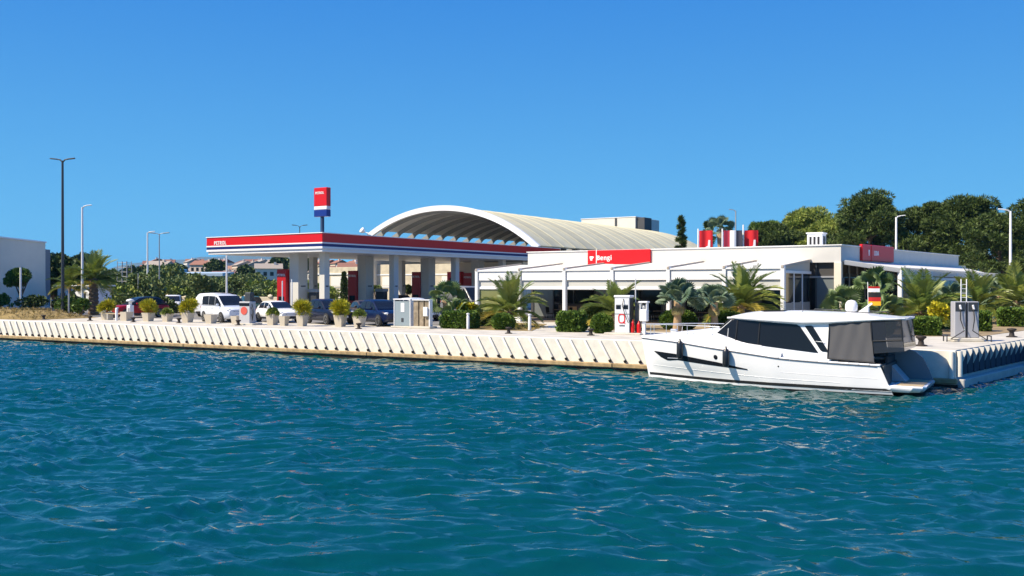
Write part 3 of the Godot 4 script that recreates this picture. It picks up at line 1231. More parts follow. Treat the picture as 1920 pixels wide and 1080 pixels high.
func curve(xs: Array, ys: Array, x: float) -> float:
	if x <= xs[0]:
		return ys[0]
	for i in xs.size() - 1:
		if x <= xs[i + 1]:
			var t: float = (x - xs[i]) / (xs[i + 1] - xs[i])
			return lerpf(ys[i], ys[i + 1], t)
	return ys[-1]

func smooth_curve(xs: Array, ys: Array, x: float) -> float:
	return (curve(xs, ys, x - .25) + curve(xs, ys, x) * 2.0 + curve(xs, ys, x + .25)) * .25

func sheer(x: float) -> float:
	return smooth_curve([.4, 1.0, 2.7, 4.5, 6.5, 8.9, 10.0, 11.1], [1.02, 1.06, 1.10, 1.18, 1.40, 1.64, 1.69, 1.72], x)

func beam(x: float) -> float:
	# half beam at the rubbing strake
	return curve([.4, 2.0, 5.0, 6.5, 7.6, 8.5, 9.3, 10.0, 10.5, 10.85, 11.1], [1.62, 1.72, 1.75, 1.68, 1.52, 1.28, .98, .66, .40, .18, .03], x)

func foot(x: float) -> float:
	# half beam at the waterline
	return curve([.4, 2.0, 5.0, 6.5, 7.6, 8.5, 9.3, 10.0, 10.5, 10.85, 11.1], [1.50, 1.56, 1.52, 1.34, 1.06, .76, .48, .24, .10, .03, .0], x)

func hull_point(x: float, y: float, side: float, out := 0.0) -> Vector3:
	var s := sheer(x)
	var t := clampf(y / s, -.4, 1.0)
	var w: float
	if t < .12:
		w = foot(x) * (1.0 + t * .3)
	elif t < .5:
		w = lerpf(foot(x) * 1.036, lerpf(foot(x), beam(x), .70), (t - .12) / .38)
	else:
		w = lerpf(lerpf(foot(x), beam(x), .70), beam(x), (t - .5) / .5)
	# the stem leans forward a little towards the deck
	var sx := x - maxf(0.0, x - 9.6) / 1.5 * .34 * (1.0 - clampf(t, 0, 1))
	# the quarter slopes forward to the deck
	sx += .42 * clampf(t, 0, 1) * clampf(1.0 - (x - .55) / 1.2, 0, 1)
	return Vector3(sx, y, side * (w + out))

func hull_patch(b: Mb, edge_lo: Array, edge_hi: Array, out: float, side := -1.0) -> void:
	# a skin on the hull between two lines of (x, y)
	b.smooth()
	for i in edge_lo.size() - 1:
		var v := [hull_point(edge_lo[i].x, edge_lo[i].y, side, out), hull_point(edge_lo[i + 1].x, edge_lo[i + 1].y, side, out), hull_point(edge_hi[i + 1].x, edge_hi[i + 1].y, side, out), hull_point(edge_hi[i].x, edge_hi[i].y, side, out)]
		if side < 0:
			b.quad(v[1], v[0], v[3], v[2])
		else:
			b.quad(v[0], v[1], v[2], v[3])

func cabin_half(x: float, t: float) -> float:
	# half width of the superstructure, t from the deck (0) to the roof (1)
	return lerpf(curve([2.6, 5.0, 6.5, 7.1, 7.6], [1.50, 1.45, 1.28, 1.12, .90], x), curve([2.6, 5.0, 6.2, 6.8, 7.6], [1.40, 1.32, 1.16, 1.02, .86], x), t)

func roof_under(x: float) -> float:
	return curve([.1, 1.0, 2.8, 3.9, 5.2, 6.7, 7.0], [2.74, 2.70, 2.56, 2.52, 2.58, 2.66, 2.64], x)

func side_patch(pts: Array, out: float, z_side := -1.0) -> Array:
	# maps (x, y) to the cabin side
	var a := []
	for p in pts:
		var base := sheer(p.x) + .05
		var t: float = clampf((p.y - base) / (2.6 - base), 0, 1)
		a.append(Vector3(p.x, p.y, z_side * (cabin_half(p.x, t) + out)))
	return a

func poly_side(b: Mb, lo: Array, hi: Array, out: float, s: float, thick := 0.0) -> void:
	b.smooth()
	var a := side_patch(lo, out, s)
	var c := side_patch(hi, out, s)
	for i in a.size() - 1:
		if s < 0:
			b.quad(a[i + 1], a[i], c[i], c[i + 1])
		else:
			b.quad(a[i], a[i + 1], c[i + 1], c[i])

func line2(a: Vector2, c: Vector2, n: int) -> Array:
	var r := []
	for i in n + 1:
		r.append(a.lerp(c, float(i) / n))
	return r

func resample(pts: Array, n: int) -> Array:
	# n + 1 points at equal steps of x along a polyline
	var r := []
	var xs := []
	var ys := []
	for p in pts:
		xs.append(p.x)
		ys.append(p.y)
	for i in n + 1:
		var x := lerpf(xs[0], xs[-1], float(i) / n)
		r.append(Vector2(x, curve(xs, ys, x)))
	return r

func build_boat() -> void:
	var boat := thing("motor_boat", "white cabin motor boat moored along the quay, grey canvas round its cockpit", "boat", Vector3(-5.9, 0, -36.9), PI + .03)
	boat.rotation.x = 0
	var gel: Material = M.gelcoat
	var tint := mat("boat_glass", Color(.010, .011, .014), .04, 0.0, .42)
	var b := Mb.new()
	# hull shell, both sides, from below the water to the rubbing strake
	var levels := [-.35, -.12, .0, .06, .12, .3, .5, .75, 1.0]
	for s in [-1.0, 1.0]:
		b.smooth()
		for i in 60:
			var xa := lerpf(.55, 11.1, i / 60.0)
			var xb := lerpf(.55, 11.1, (i + 1) / 60.0)
			for k in levels.size() - 1:
				var v := []
				for e in [[xa, k], [xb, k], [xb, k + 1], [xa, k + 1]]:
					var y: float = levels[e[1]] if levels[e[1]] <= 0 else sheer(e[0]) * levels[e[1]]
					v.append(hull_point(e[0], y, s))
				if s < 0:
					b.quad(v[1], v[0], v[3], v[2])
				else:
					b.quad(v[0], v[1], v[2], v[3])
	obj("hull", b, gel, boat)
	# deck and raised foredeck
	b = Mb.new()
	b.smooth()
	var dk := func(x: float, u: float) -> Vector3:
		var w := beam(x) - .01
		var rise: float = smooth_curve([5.5, 7.0, 7.6, 8.5, 9.45, 10.6, 11.1], [.50, .72, .70, .48, .30, .10, .02], x)
		return Vector3(x, sheer(x) + .01 + rise * (1.0 - pow(absf(u), 3.2)) + .05 * (1.0 - absf(u)), u * w)
	for i in 44:
		for j in 16:
			var xa := lerpf(4.6, 11.1, i / 44.0)
			var xb := lerpf(4.6, 11.1, (i + 1) / 44.0)
			var ua := lerpf(-1, 1, j / 16.0)
			var ub := lerpf(-1, 1, (j + 1) / 16.0)
			b.quad(dk.call(xa, ub), dk.call(xb, ub), dk.call(xb, ua), dk.call(xa, ua))
	obj("foredeck", b, gel, boat)
	for s in [-1.0, 1.0]:
		b = Mb.new()
		var pa := []
		for i in 12:
			var x := lerpf(.98, 5.0, i / 11.0)
			pa.append(Vector3(x, sheer(x) + .02, s * (beam(x) - .12)))
		for i in 11:
			b.box((pa[i] + pa[i + 1]) * .5, Vector3(pa[i].distance_to(pa[i + 1]) + .02, .07, .26), Basis(), .02)
		obj("side_deck", b, gel, boat)
	# rubbing strake, chine lines, boot stripe
	b = Mb.new()
	for s in [-1.0, 1.0]:
		var pa := []
		for i in 40:
			var x := lerpf(.75, 11.08, i / 39.0)
			var p := hull_point(x, sheer(x) - .012, s, .012)
			pa.append(p)
		b.tube(pa, .022, 5)
	obj("rubbing_strake", b, mat("strake", Color(.10, .10, .11), .5), boat)
	b = Mb.new()
	for s in [-1.0, 1.0]:
		for e in [[.33, 2.4, 10.6, .010], [.55, .9, 4.6, .007]]:
			var pa := []
			for i in 30:
				var x := lerpf(e[1], e[2], i / 29.0)
				pa.append(hull_point(x, sheer(x) * e[0], s, .002))
			b.tube(pa, e[3], 4)
	obj("spray_line", b, gel, boat)
	b = Mb.new()
	for s in [-1.0, 1.0]:
		hull_patch(b, line2(Vector2(.56, .10), Vector2(11.0, .12), 50), line2(Vector2(.56, .225), Vector2(11.0, .23), 50), .006, s)
	obj("boot_stripe", b, M.black, boat)
	b = Mb.new()
	for s in [-1.0, 1.0]:
		hull_patch(b, line2(Vector2(.56, -.3), Vector2(11.0, -.3), 50), line2(Vector2(.56, .012), Vector2(11.0, .014), 50), .007, s)
	obj("antifouling", b, M.black, boat)
	# long dark hull windows, portholes
	for s in [-1.0, 1.0]:
		b = Mb.new()
		hull_patch(b, resample([Vector2(5.9, .67), Vector2(7.2, .76), Vector2(9.1, .88), Vector2(9.6, .82), Vector2(10.0, .93), Vector2(10.4, 1.16)], 24), resample([Vector2(5.9, .71), Vector2(7.2, .92), Vector2(9.2, 1.14), Vector2(10.4, 1.19)], 24), .012, s)
		var o := obj("hull_window", b, tint, boat)
		b = Mb.new()
		var pa := []
		for p in resample([Vector2(9.05, .955), Vector2(9.6, .935)], 6):
			pa.append(hull_point(p.x, p.y, s, .02))
		b.tube(pa, .018, 5)
		obj("window_trim", b, M.steel, o)
		b = Mb.new()
		b.ball(hull_point(7.23, 1.13, s, -.01), Vector3(.105, .105, .035), 14)
		o = obj("porthole", b, tint, boat)
		b = Mb.new()
		b.ball(hull_point(4.67, .88, s, -.005), Vector3(.035, .035, .02), 10)
		obj("outlet", b, M.black, boat)
	# superstructure under the windows and behind them
	b = Mb.new()
	b.smooth()
	for s in [-1.0, 1.0]:
		poly_side(b, resample([Vector2(2.75, 1.05), Vector2(7.55, 1.5)], 24), resample([Vector2(2.75, 2.62), Vector2(6.7, 2.66), Vector2(7.45, 2.04), Vector2(7.55, 1.9)], 24), 0, s)
	obj("cabin_side", b, gel, boat)
	for s in [-1.0, 1.0]:
		b = Mb.new()
		poly_side(b, resample([Vector2(3.22, 1.44), Vector2(3.3, 1.44), Vector2(5.15, 1.61), Vector2(6.46, 1.75), Vector2(7.42, 2.0)], 30), resample([Vector2(3.22, 1.45), Vector2(3.97, 2.50), Vector2(6.68, 2.655), Vector2(7.42, 2.03)], 30), .012, s)
		var o := obj("side_window", b, tint, boat)
		for e in [[5.55, 1.7, 2.58], [6.5, 1.8, 2.64]]:
			b = Mb.new()
			var pa := side_patch([Vector2(e[0], e[1]), Vector2(e[0] - .04, e[2])], .016, s)
			b.tube(pa, .03, 5)
			obj("window_bar", b, M.black, o)
		b = Mb.new()
		poly_side(b, resample([Vector2(2.84, 1.49), Vector2(3.11, 1.5), Vector2(3.74, 2.44)], 12), resample([Vector2(2.84, 1.5), Vector2(3.46, 2.48), Vector2(3.74, 2.46)], 12), .014, s)
		obj("quarter_window", b, tint, boat)
		b = Mb.new()
		b.tube(side_patch([Vector2(3.0, 1.86), Vector2(3.32, 1.88)], .05, s), .014, 5)
		obj("grab_handle", b, M.steel, boat)
		b = Mb.new()
		b.tube(side_patch([Vector2(7.42, 2.0), Vector2(6.9, 1.86), Vector2(6.0, 1.69), Vector2(5.4, 1.63)], .02, s), .016, 5)
		obj("window_trim", b, gel, boat)
	# windscreen between the sides
	b = Mb.new()
	b.smooth()
	for j in 10:
		var ua := lerpf(-1, 1, j / 10.0)
		var ub := lerpf(-1, 1, (j + 1) / 10.0)
		var P := func(u: float, e: int) -> Vector3:
			var bow := .28 * (1.0 - u * u)
			return Vector3(7.46 + bow, 1.98, u * .93) if e == 0 else Vector3(6.74 + bow * .7, 2.655, u * 1.02)
		b.quad(P.call(ub, 0), P.call(ua, 0), P.call(ua, 1), P.call(ub, 1))
	obj("windscreen", b, tint, boat)
	for u in [-.34, .34]:
		b = Mb.new()
		b.tube([Vector3(7.72, 2.0, u * .93), Vector3(6.97, 2.66, u * 1.02)], .03, 5)
		obj("windscreen_bar", b, M.black, boat)
	b = Mb.new()
	b.tube([Vector3(7.66, 2.05, -.5), Vector3(7.3, 2.35, -.2)], .015, 4)
	obj("wiper", b, M.black, boat)
	# hard top with a long overhang aft
	b = Mb.new()
	var rs := []
	for i in 40:
		var x := lerpf(.18, 7.02, i / 39.0)
		var w := curve([.18, .4, 2.8, 5.2, 6.3, 6.8, 7.02], [1.22, 1.42, 1.52, 1.46, 1.26, 1.02, .72], x)
		var lo := roof_under(x)
		var top := smooth_curve([.18, 1.06, 2.0, 3.98, 5.85, 6.6, 7.02], [2.79, 2.87, 2.95, 3.0, 2.95, 2.84, 2.70], x)
		var ring := []
		var prof := [[-1.0, lo + .03], [-1.02, lo + .09], [-.93, lerpf(lo, top, .72)], [-.6, top - .015], [0.0, top + .03], [.6, top - .015], [.93, lerpf(lo, top, .72)], [1.02, lo + .09], [1.0, lo + .03], [.9, lo], [-.9, lo]]
		for q in prof:
			ring.append(Vector3(x, maxf(q[1], lo), q[0] * w))
		rs.append(ring)
	b.rings(rs, true, true, true)
	obj("hard_top", b, gel, boat)
	b = Mb.new()
	b.box(Vector3(5.2, 3.005, 0), Vector3(.9, .03, 1.2), Basis(Vector3(0, 0, 1), -.03), .01)
	obj("roof_hatch", b, tint, boat)
	for s in [-1.0, 1.0]:
		b = Mb.new()
		b.tube([Vector3(1.1, 2.93, s * .95), Vector3(1.15, 2.985, s * .95), Vector3(3.9, 3.055, s * .95), Vector3(3.95, 3.0, s * .95)], .016, 5)
		obj("roof_rail", b, M.dark_metal, boat)
	# grey canvas round the cockpit, a dark clear sheet aft of it
	var cv := mat("canvas", Color(.085, .085, .09), .9)
	for s in [-1.0, 1.0]:
		b = Mb.new()
		b.smooth()
		for i in 14:
			for j in 8:
				var v := []
				for e in [[0, 0], [1, 0], [1, 1], [0, 1]]:
					var u: float = (i + e[0]) / 14.0
					var t: float = (j + e[1]) / 8.0
					var x := lerpf(lerpf(1.2, 1.36, t), lerpf(2.85, 2.81, t), u)
					var y := lerpf(lerpf(1.16, 1.26, u), lerpf(2.66, 2.55, u), t)
					var fold := .035 * exp(-pow((u - .52 + .32 * (1.0 - t)) / .06, 2)) * (1.0 - t * .6) - .03 * exp(-pow((u - .22 - .1 * t) / .05, 2)) + .012 * sin(u * 21.0 + t * 5.0)
					v.append(Vector3(x, y, s * (lerpf(1.55, 1.42, t) + fold)))
				if s < 0:
					b.quad(v[1], v[0], v[3], v[2])
				else:
					b.quad(v[0], v[1], v[2], v[3])
		obj("canvas_side", b, cv, boat)
		b = Mb.new()
		b.tube([Vector3(2.86, 1.24, s * 1.57), Vector3(2.82, 2.56, s * 1.43)], .02, 5)
		b.tube([Vector3(1.18, 1.17, s * 1.57), Vector3(2.86, 1.25, s * 1.57)], .025, 5)
		obj("canvas_hem", b, M.black, boat)
		b = Mb.new()
		b.tube([Vector3(.18, 1.62, s * 1.5), Vector3(.3, 2.76, s * 1.38)], .012, 5)
		obj("canvas_pole", b, M.black, boat)
	var clear := pane("clear_sheet", Color(.03, .028, .026), .72)
	for s in [-1.0, 1.0]:
		b = Mb.new()
		b.smooth()
		b.quad(Vector3(1.2, 1.5, s * 1.555), Vector3(.17, 1.62, s * 1.5), Vector3(.31, 2.76, s * 1.38), Vector3(1.35, 2.68, s * 1.42))
		obj("clear_sheet", b, clear, boat)
		b = Mb.new()
		var q := [Vector3(1.27, 1.95, s * 1.52), Vector3(.24, 2.02, s * 1.465), Vector3(.31, 2.75, s * 1.385), Vector3(1.345, 2.68, s * 1.425)]
		for k in 4:
			b.tube([q[k], q[(k + 1) % 4]], .03, 4)
		obj("sheet_border", b, M.black, boat)
	b = Mb.new()
	b.quad(Vector3(.17, 1.62, 1.5), Vector3(.17, 1.62, -1.5), Vector3(.3, 2.76, -1.38), Vector3(.3, 2.76, 1.38))
	obj("aft_sheet", b, clear, boat)
	# cockpit: bulkhead, sole, seats, transom, swim platform
	b = Mb.new()
	b.span(Vector3(2.76, .5, -1.42), Vector3(2.82, 2.54, 1.42), .01)
	obj("bulkhead", b, gel, boat)
	b = Mb.new()
	b.span(Vector3(2.74, .55, -.1), Vector3(2.755, 2.4, 1.1))
	obj("cabin_door", b, tint, boat)
	b = Mb.new()
	b.span(Vector3(.9, .44, -1.45), Vector3(2.78, .5, 1.45))
	obj("cockpit_sole", b, mat("teak", Color(.42, .33, .20), .7), boat)
	var dkc := mat("cushion", Color(.035, .038, .045), .8)
	b = Mb.new()
	b.span(Vector3(1.0, .5, -.4), Vector3(1.6, .92, 1.4), .05)
	obj("cockpit_seat", b, dkc, boat)
	b = Mb.new()
	b.span(Vector3(.92, .5, -.4), Vector3(1.05, 1.32, 1.42), .05)
	obj("seat_back", b, dkc, boat)
	# bulwarks that sweep down to the platform on either side
	var bw := mat("bulwark_inner", Color(.16, .20, .23), .35)  # grey-blue darkened so the inner side looks shaded
	for s in [1.0]:
		b = Mb.new()
		var top := [Vector2(1.7, 1.55), Vector2(.55, 1.55), Vector2(.2, 1.42), Vector2(-.08, 1.18), Vector2(-.3, .7), Vector2(-.44, .34), Vector2(-.44, .1), Vector2(1.7, .1)]
		b.extr(top, s * 1.62 - .07, s * 1.62 + .07)
		obj("bulwark", b, bw, boat)
	b = Mb.new()
	b.extr([Vector2(.95, 1.08), Vector2(.75, .36), Vector2(1.1, .36), Vector2(1.25, 1.08)], -1.5, -.55)
	obj("transom_step", b, M.dark_metal, boat)
	b = Mb.new()
	b.extr([Vector2(.9, 1.0), Vector2(.35, .36), Vector2(1.1, .36), Vector2(1.1, 1.0)], .15, 1.2)
	obj("transom_locker", b, mat("locker", Color(.40, .44, .47), .4), boat)
	b = Mb.new()
	b.span(Vector3(.85, .3, -1.5), Vector3(.95, 1.05, 1.5), .02)
	obj("transom", b, M.dark_metal, boat)
	b = Mb.new()
	rs = []
	for q in [[-.52, -1.05, 1.35], [-.42, -1.35, 1.5], [-.1, -1.55, 1.58], [.6, -1.6, 1.6], [1.0, -1.58, 1.58]]:
		rs.append([Vector3(q[0], .34, q[1]), Vector3(q[0], .34, q[2]), Vector3(q[0], .27, q[2] + .01), Vector3(q[0] + .12, .12, q[2] - .06), Vector3(q[0] + .12, .12, q[1] + .06), Vector3(q[0], .27, q[1] - .01)])
	b.rings(rs, true, true, true, true)
	obj("swim_platform", b, gel, boat)
	for k in 9:
		b = Mb.new()
		b.span(Vector3(-.40, .342, -1.3 + k * .3), Vector3(.5, .352, -1.02 + k * .3), .004)
		obj("teak_plank", b, M.teak, boat)
	# bow rail
	b = Mb.new()
	var ra := []
	for i in 15:
		var x := lerpf(7.1, 10.95, i / 14.0)
		ra.append(Vector3(x, 2.34 + .02 * sin(i * .3), -maxf(beam(x) - .16, .05)))
	var rb := []
	for p in ra:
		rb.append(Vector3(p.x, p.y, -p.z))
	b.tube(ra, .018, 6)
	b.tube(rb, .018, 6)
	b.tube([ra[-1], Vector3(11.1, 2.34, 0), rb[-1]], .018, 6)
	obj("bow_rail", b, M.steel, boat)
	for e in [7.4, 8.6, 9.7, 10.6]:
		for s in [-1.0, 1.0]:
			b = Mb.new()
			b.tube([Vector3(e, sheer(e), s * (beam(e) - .14)), Vector3(e, 2.34, s * maxf(beam(e) - .16, .05))], .014, 5)
			obj("rail_post", b, M.steel, boat)
	# searchlight and windlass on the foredeck
	b = Mb.new()
	b.box(Vector3(9.6, 2.07, 0), Vector3(.3, .14, .22), Basis(), .04)
	obj("windlass", b, M.steel, boat)
	# satellite dome, mast
	b = Mb.new()
	b.lathe([Vector2(.16, 2.99), Vector2(.2, 3.02), Vector2(.225, 3.08), Vector2(.23, 3.24), Vector2(.205, 3.34), Vector2(.14, 3.42), Vector2(.001, 3.455)], 20, Transform3D(Basis(), Vector3(2.3, 0, 0)))
	obj("radar_dome", b, M.white, boat)
	b = Mb.new()
	b.extr([Vector2(2.05, 2.98), Vector2(1.55, 3.36), Vector2(1.50, 3.30), Vector2(1.66, 3.2), Vector2(1.66, 2.98)], -.12, .12)
	obj("mast", b, M.white, boat)
	b = Mb.new()
	b.tube([Vector3(1.68, 3.2, 0), Vector3(1.70, 4.15, 0)], .014, 6)
	obj("flag_staff", b, M.white, boat)
	# fenders hung over the side facing the viewer
	var lab := ["black cylindrical fender hanging over the bow window of the motor boat", "black cylindrical fender hanging amidships on the motor boat, behind the porthole"]
	var fx := [8.84, 6.72]
	for k in 2:
		var hp := hull_point(fx[k], sheer(fx[k]) - .05, -1, .16)
		var world := boat.transform * Vector3(hp.x, 0, hp.z)
		var f := thing("boat_fender", lab[k], "fender", world, 0, "fenders of the motor boat")
		b = Mb.new()
		var y0 := .98 if k == 0 else .76
		b.lathe([Vector2(.02, y0), Vector2(.09, y0 + .02), Vector2(.135, y0 + .09), Vector2(.135, y0 + .60), Vector2(.1, y0 + .70), Vector2(.04, y0 + .76), Vector2(.03, y0 + .83), Vector2(.001, y0 + .84)], 16)
		obj("body", b, mat("fender_vinyl", Color(.02, .022, .026), .3), f)
		b = Mb.new()
		var up: Vector3 = Vector3(0, 2.3, 0) + (boat.transform.basis * Vector3(0, 0, .3))
		b.tube([Vector3(0, y0 + .82, 0), Vector3(0, sheer(fx[k]) + .1, 0) + boat.transform.basis * Vector3(0, 0, .12), up], .01, 4)
		obj("rope", b, M.white, f)
	# ensign and courtesy flag on the staff
	var staff := boat.transform * Vector3(1.69, 0, 0)
	var fl := thing("ensign_flag", "black, red and gold flag flying from the staff on the motor boat", "flag", staff, .05)
	for e in [["black_stripe", 3.56, 3.74, "flag_black"], ["red_stripe", 3.40, 3.56, "flag_red"], ["gold_stripe", 3.24, 3.40, "flag_gold"]]:
		mat("flag_black", Color(.01, .01, .01), .8)
		mat("flag_red", Color(.45, .01, .008), .8)
		mat("flag_gold", Color(.80, .42, .01), .8)
		var o := obj(e[0], cloth(.02, .46, e[1], e[2], 1.0), M[e[3]], fl)
		o.scale.z = .6
	fl = thing("courtesy_flag", "small white flag with a red edge above the black, red and gold one", "flag", staff, .05)
	for e in [["red_stripe", 3.90, 3.98, "flag_red"], ["white_stripe", 3.76, 3.90, "white"]]:
		var o := obj(e[0], cloth(.02, .42, e[1], e[2], 1.5), M[e[3]], fl)
		o.scale.z = .6

# ---------------------------------------------------------------- vehicles
func car(called: String, label: String, category: String, at: Vector3, heading: Vector2, p: Dictionary, paint: Color) -> Node3D:
	# p: L, W, H, belt (waist height), nose (front of the bonnet), tail, rear/roof/screen positions as fractions of L, r (wheel)
	var t := thing(called, label, category, at, atan2(-heading.y, heading.x))
	var key := "paint_%d" % paint.to_rgba32()
	var pm := mat(key, paint, .32, 0.0, .35)
	pm.clearcoat_enabled = true
	pm.clearcoat = .25
	pm.clearcoat_roughness = .05
	var L: float = p.L
	var W: float = p.W / 2
	var xr: float = -L / 2
	var xf: float = L / 2
	var cr0: float = xr + p.c[0] * L   # rear foot of the cabin, rear of the roof, front of the roof, foot of the screen
	var cr1: float = xr + p.c[1] * L
	var cf1: float = xr + p.c[2] * L
	var cf0: float = xr + p.c[3] * L
	var belt: float = p.belt
	var top: float = p.H
	var waist := func(x: float) -> float:
		return smooth_curve([xr, xr + .25, cr0, cf0, xf - .35, xf], [p.tail - .12, p.tail, belt, belt - .02, p.nose, p.nose - .22], x)
	var half := func(x: float) -> float:
		return W * smooth_curve([xr, xr + .18, xr + .6, 0.0, xf - .8, xf - .25, xf], [.80, .93, .98, 1.0, .98, .90, .70], x)
	var roof := func(x: float) -> float:
		return smooth_curve([cr0, cr1, (cr1 + cf1) / 2, cf1, cf0], [belt - .03, top - .05, top, top - .04, belt - .03], x)
	var b := Mb.new()
	var rs := []
	for i in 34:
		var x := lerpf(xr, xf, i / 33.0)
		var w: float = half.call(x)
		var y: float = waist.call(x)
		var lo := .24 + .14 * maxf(0.0, (absf(x) - L * .40) / (L * .1))
		var ring := []
		for q in [[.86, lo], [.97, lo + .1], [1.0, lerpf(lo, y, .45)], [.985, lerpf(lo, y, .75)], [.93, y - .05], [.84, y], [.4, y + .025]]:
			ring.append(Vector3(x, q[1], q[0] * w))
		var n := ring.size()
		for k in n:
			var v: Vector3 = ring[n - 1 - k]
			ring.append(Vector3(v.x, v.y, -v.z))
		rs.append(ring)
	b.rings(rs, true, true, true)
	obj("body", b, pm, t)
	# cabin
	var side := func(x: float, s: float, out: float, z: float) -> Vector3:
		var y0: float = waist.call(x) - .02
		var y1: float = maxf(roof.call(x) - .05, y0)
		var wb: float = half.call(x) * .88
		var wt: float = W * lerpf(.86, .70 if p.H < 1.8 else .80, clampf((y1 - y0) / (top - belt), 0, 1))
		return Vector3(x, lerpf(y0, y1, s), z * (lerpf(wb, wt, s) + out))
	b = Mb.new()
	rs = []
	for i in 30:
		var x := lerpf(cr0, cf0, i / 29.0)
		var ring := []
		for s in [0.0, .5, 1.0]:
			ring.append(side.call(x, s, 0, 1.0))
		var yr: float = maxf(roof.call(x), ring[2].y)
		ring.append(Vector3(x, yr, ring[2].z * .9))
		ring.append(Vector3(x, yr + .02, ring[2].z * .4))
		var n := ring.size()
		for k in n:
			var v: Vector3 = ring[n - 1 - k]
			ring.append(Vector3(v.x, v.y, -v.z))
		rs.append(ring)
	b.rings(rs, true, true, true)
	obj("cabin", b, mat("roof_black", Color(.015, .015, .017), .2) if p.get("dark_roof") else pm, t)
	var glass: Material = M.dark_glass
	# side windows between the pillars
	var cuts: Array = p.win
	for z in [-1.0, 1.0]:
		for k in cuts.size() - 1:
			var xa: float = lerpf(cr0, cf0, cuts[k]) + .035
			var xb: float = lerpf(cr0, cf0, cuts[k + 1]) - .035
			b = Mb.new()
			b.smooth()
			for i in 8:
				var x0 := lerpf(xa, xb, i / 8.0)
				var x1 := lerpf(xa, xb, (i + 1) / 8.0)
				var v := [side.call(x0, .12, .012, z), side.call(x1, .12, .012, z), side.call(x1, .93, .012, z), side.call(x0, .93, .012, z)]
				if z > 0:
					b.quad(v[0], v[1], v[2], v[3])
				else:
					b.quad(v[1], v[0], v[3], v[2])
			obj("side_window", b, glass, t)
	# windscreen and rear window lie on the slopes
	for e in [["windscreen", cf1 + .06, cf0 - .06], ["rear_window", cr1 - .06, cr0 + .05]]:
		b = Mb.new()
		b.smooth()
		for i in 6:
			var x0 := lerpf(e[1], e[2], i / 6.0)
			var x1 := lerpf(e[1], e[2], (i + 1) / 6.0)
			var r0: Vector3 = side.call(x0, 1.0, 0, 1.0)
			var r1: Vector3 = side.call(x1, 1.0, 0, 1.0)
			var y0: float = maxf(roof.call(x0), r0.y) + .012
			var y1: float = maxf(roof.call(x1), r1.y) + .012
			var dx := .02 * signf(e[2] - e[1])
			var zz := [r0.z * .93, r1.z * .93]
			var v := [Vector3(x0 + dx, y0 + .012, zz[0]), Vector3(x1 + dx, y1 + .012, zz[1]), Vector3(x1 + dx, y1 + .012, -zz[1]), Vector3(x0 + dx, y0 + .012, -zz[0])]
			if e[2] > e[1]:
				b.quad(v[0], v[1], v[2], v[3])
			else:
				b.quad(v[3], v[2], v[1], v[0])
		obj(e[0], b, glass, t)
	# wheels
	var r: float = p.r
	for x in [xr + p.ax[0] * L, xr + p.ax[1] * L]:
		for z in [-1.0, 1.0]:
			var xf2 := Transform3D(Basis(Vector3.RIGHT, PI / 2 * z), Vector3(x, r, z * (W - .10)))
			b = Mb.new()
			b.lathe([Vector2(r * 1.13, .02), Vector2(r * 1.13, .095), Vector2(r * .9, .097), Vector2(.001, .097)], 24, xf2, true)
			obj("wheel_arch", b, M.rubber, t)
			b = Mb.new()
			b.lathe([Vector2(r * .62, -.1), Vector2(r * .95, -.08), Vector2(r, -.04), Vector2(r, .09), Vector2(r * .95, .115), Vector2(r * .68, .12)], 24, xf2)
			var ty := obj("wheel", b, M.rubber, t)
			b = Mb.new()
			b.lathe([Vector2(r * .7, .02), Vector2(r * .7, .122), Vector2(r * .62, .118), Vector2(r * .58, .085), Vector2(.001, .085)], 24, xf2, true)
			for k in 5:
				var a := TAU * k / 5
				var c := xf2 * Vector3(cos(a) * r * .34, .105, sin(a) * r * .34)
				b.box(c, Vector3(r * .6, .03, r * .17), xf2.basis * Basis(Vector3.UP, -a), .008)
			obj("rim", b, mat("alloy", Color(.55, .56, .57), .3, .6), ty)
	# lamps, bumpers, plates, mirrors, door seams
	var yn: float = p.nose
	for z in [-1.0, 1.0]:
		b = Mb.new()
		b.ball(Vector3(xf - .20, yn - .17, z * W * .68), Vector3(.17, .075, .17), 10, Basis(Vector3.UP, -z * .5))
		obj("headlight", b, mat("lamp_glass", Color(.62, .64, .66), .1), t)
		b = Mb.new()
		b.box(Vector3(xr + .10, p.tail - .22, z * W * .74), Vector3(.14, .2, .26), Basis(Vector3.UP, z * .35), .04)
		obj("tail_light", b, mat("lamp_red", Color(.30, .01, .01), .15), t)
		b = Mb.new()
		b.box(Vector3(cf0 - .42, belt + .1, z * (W + .08)), Vector3(.12, .14, .2), Basis(), .04)
		obj("mirror", b, pm, t)
		for k in [.38, .62]:
			b = Mb.new()
			var x := lerpf(cr0, cf0, k)
			b.bar(Vector3(x, .42, z * (half.call(x) * 1.0 + .0)), Vector3(x, belt - .06, z * (half.call(x) * .975)), .012, .012)
			obj("door_seam", b, M.black, t)
			b = Mb.new()
			b.box(Vector3(x + .14 - .34, belt - .16, z * (half.call(x) * .985 + .01)), Vector3(.16, .03, .03), Basis(), .008)
			obj("door_handle", b, pm, t)
		b = Mb.new()
		b.box(Vector3(0, .31, z * W * .965), Vector3(L * .45, .14, .07), Basis(), .02)
		obj("sill", b, M.black, t)
	b = Mb.new()
	b.box(Vector3(xf - .02, .40, 0), Vector3(.12, .2, W * 1.25), Basis(), .05)
	obj("lower_grille", b, M.black, t)
	b = Mb.new()
	b.box(Vector3(xf - .05, yn - .27, 0), Vector3(.1, .1, W * .95), Basis(), .03)
	obj("grille", b, M.black, t)
	b = Mb.new()
	b.box(Vector3(xf + .045, .52, 0), Vector3(.02, .11, .5), Basis(), .004)
	obj("number_plate", b, M.white, t)
	b = Mb.new()
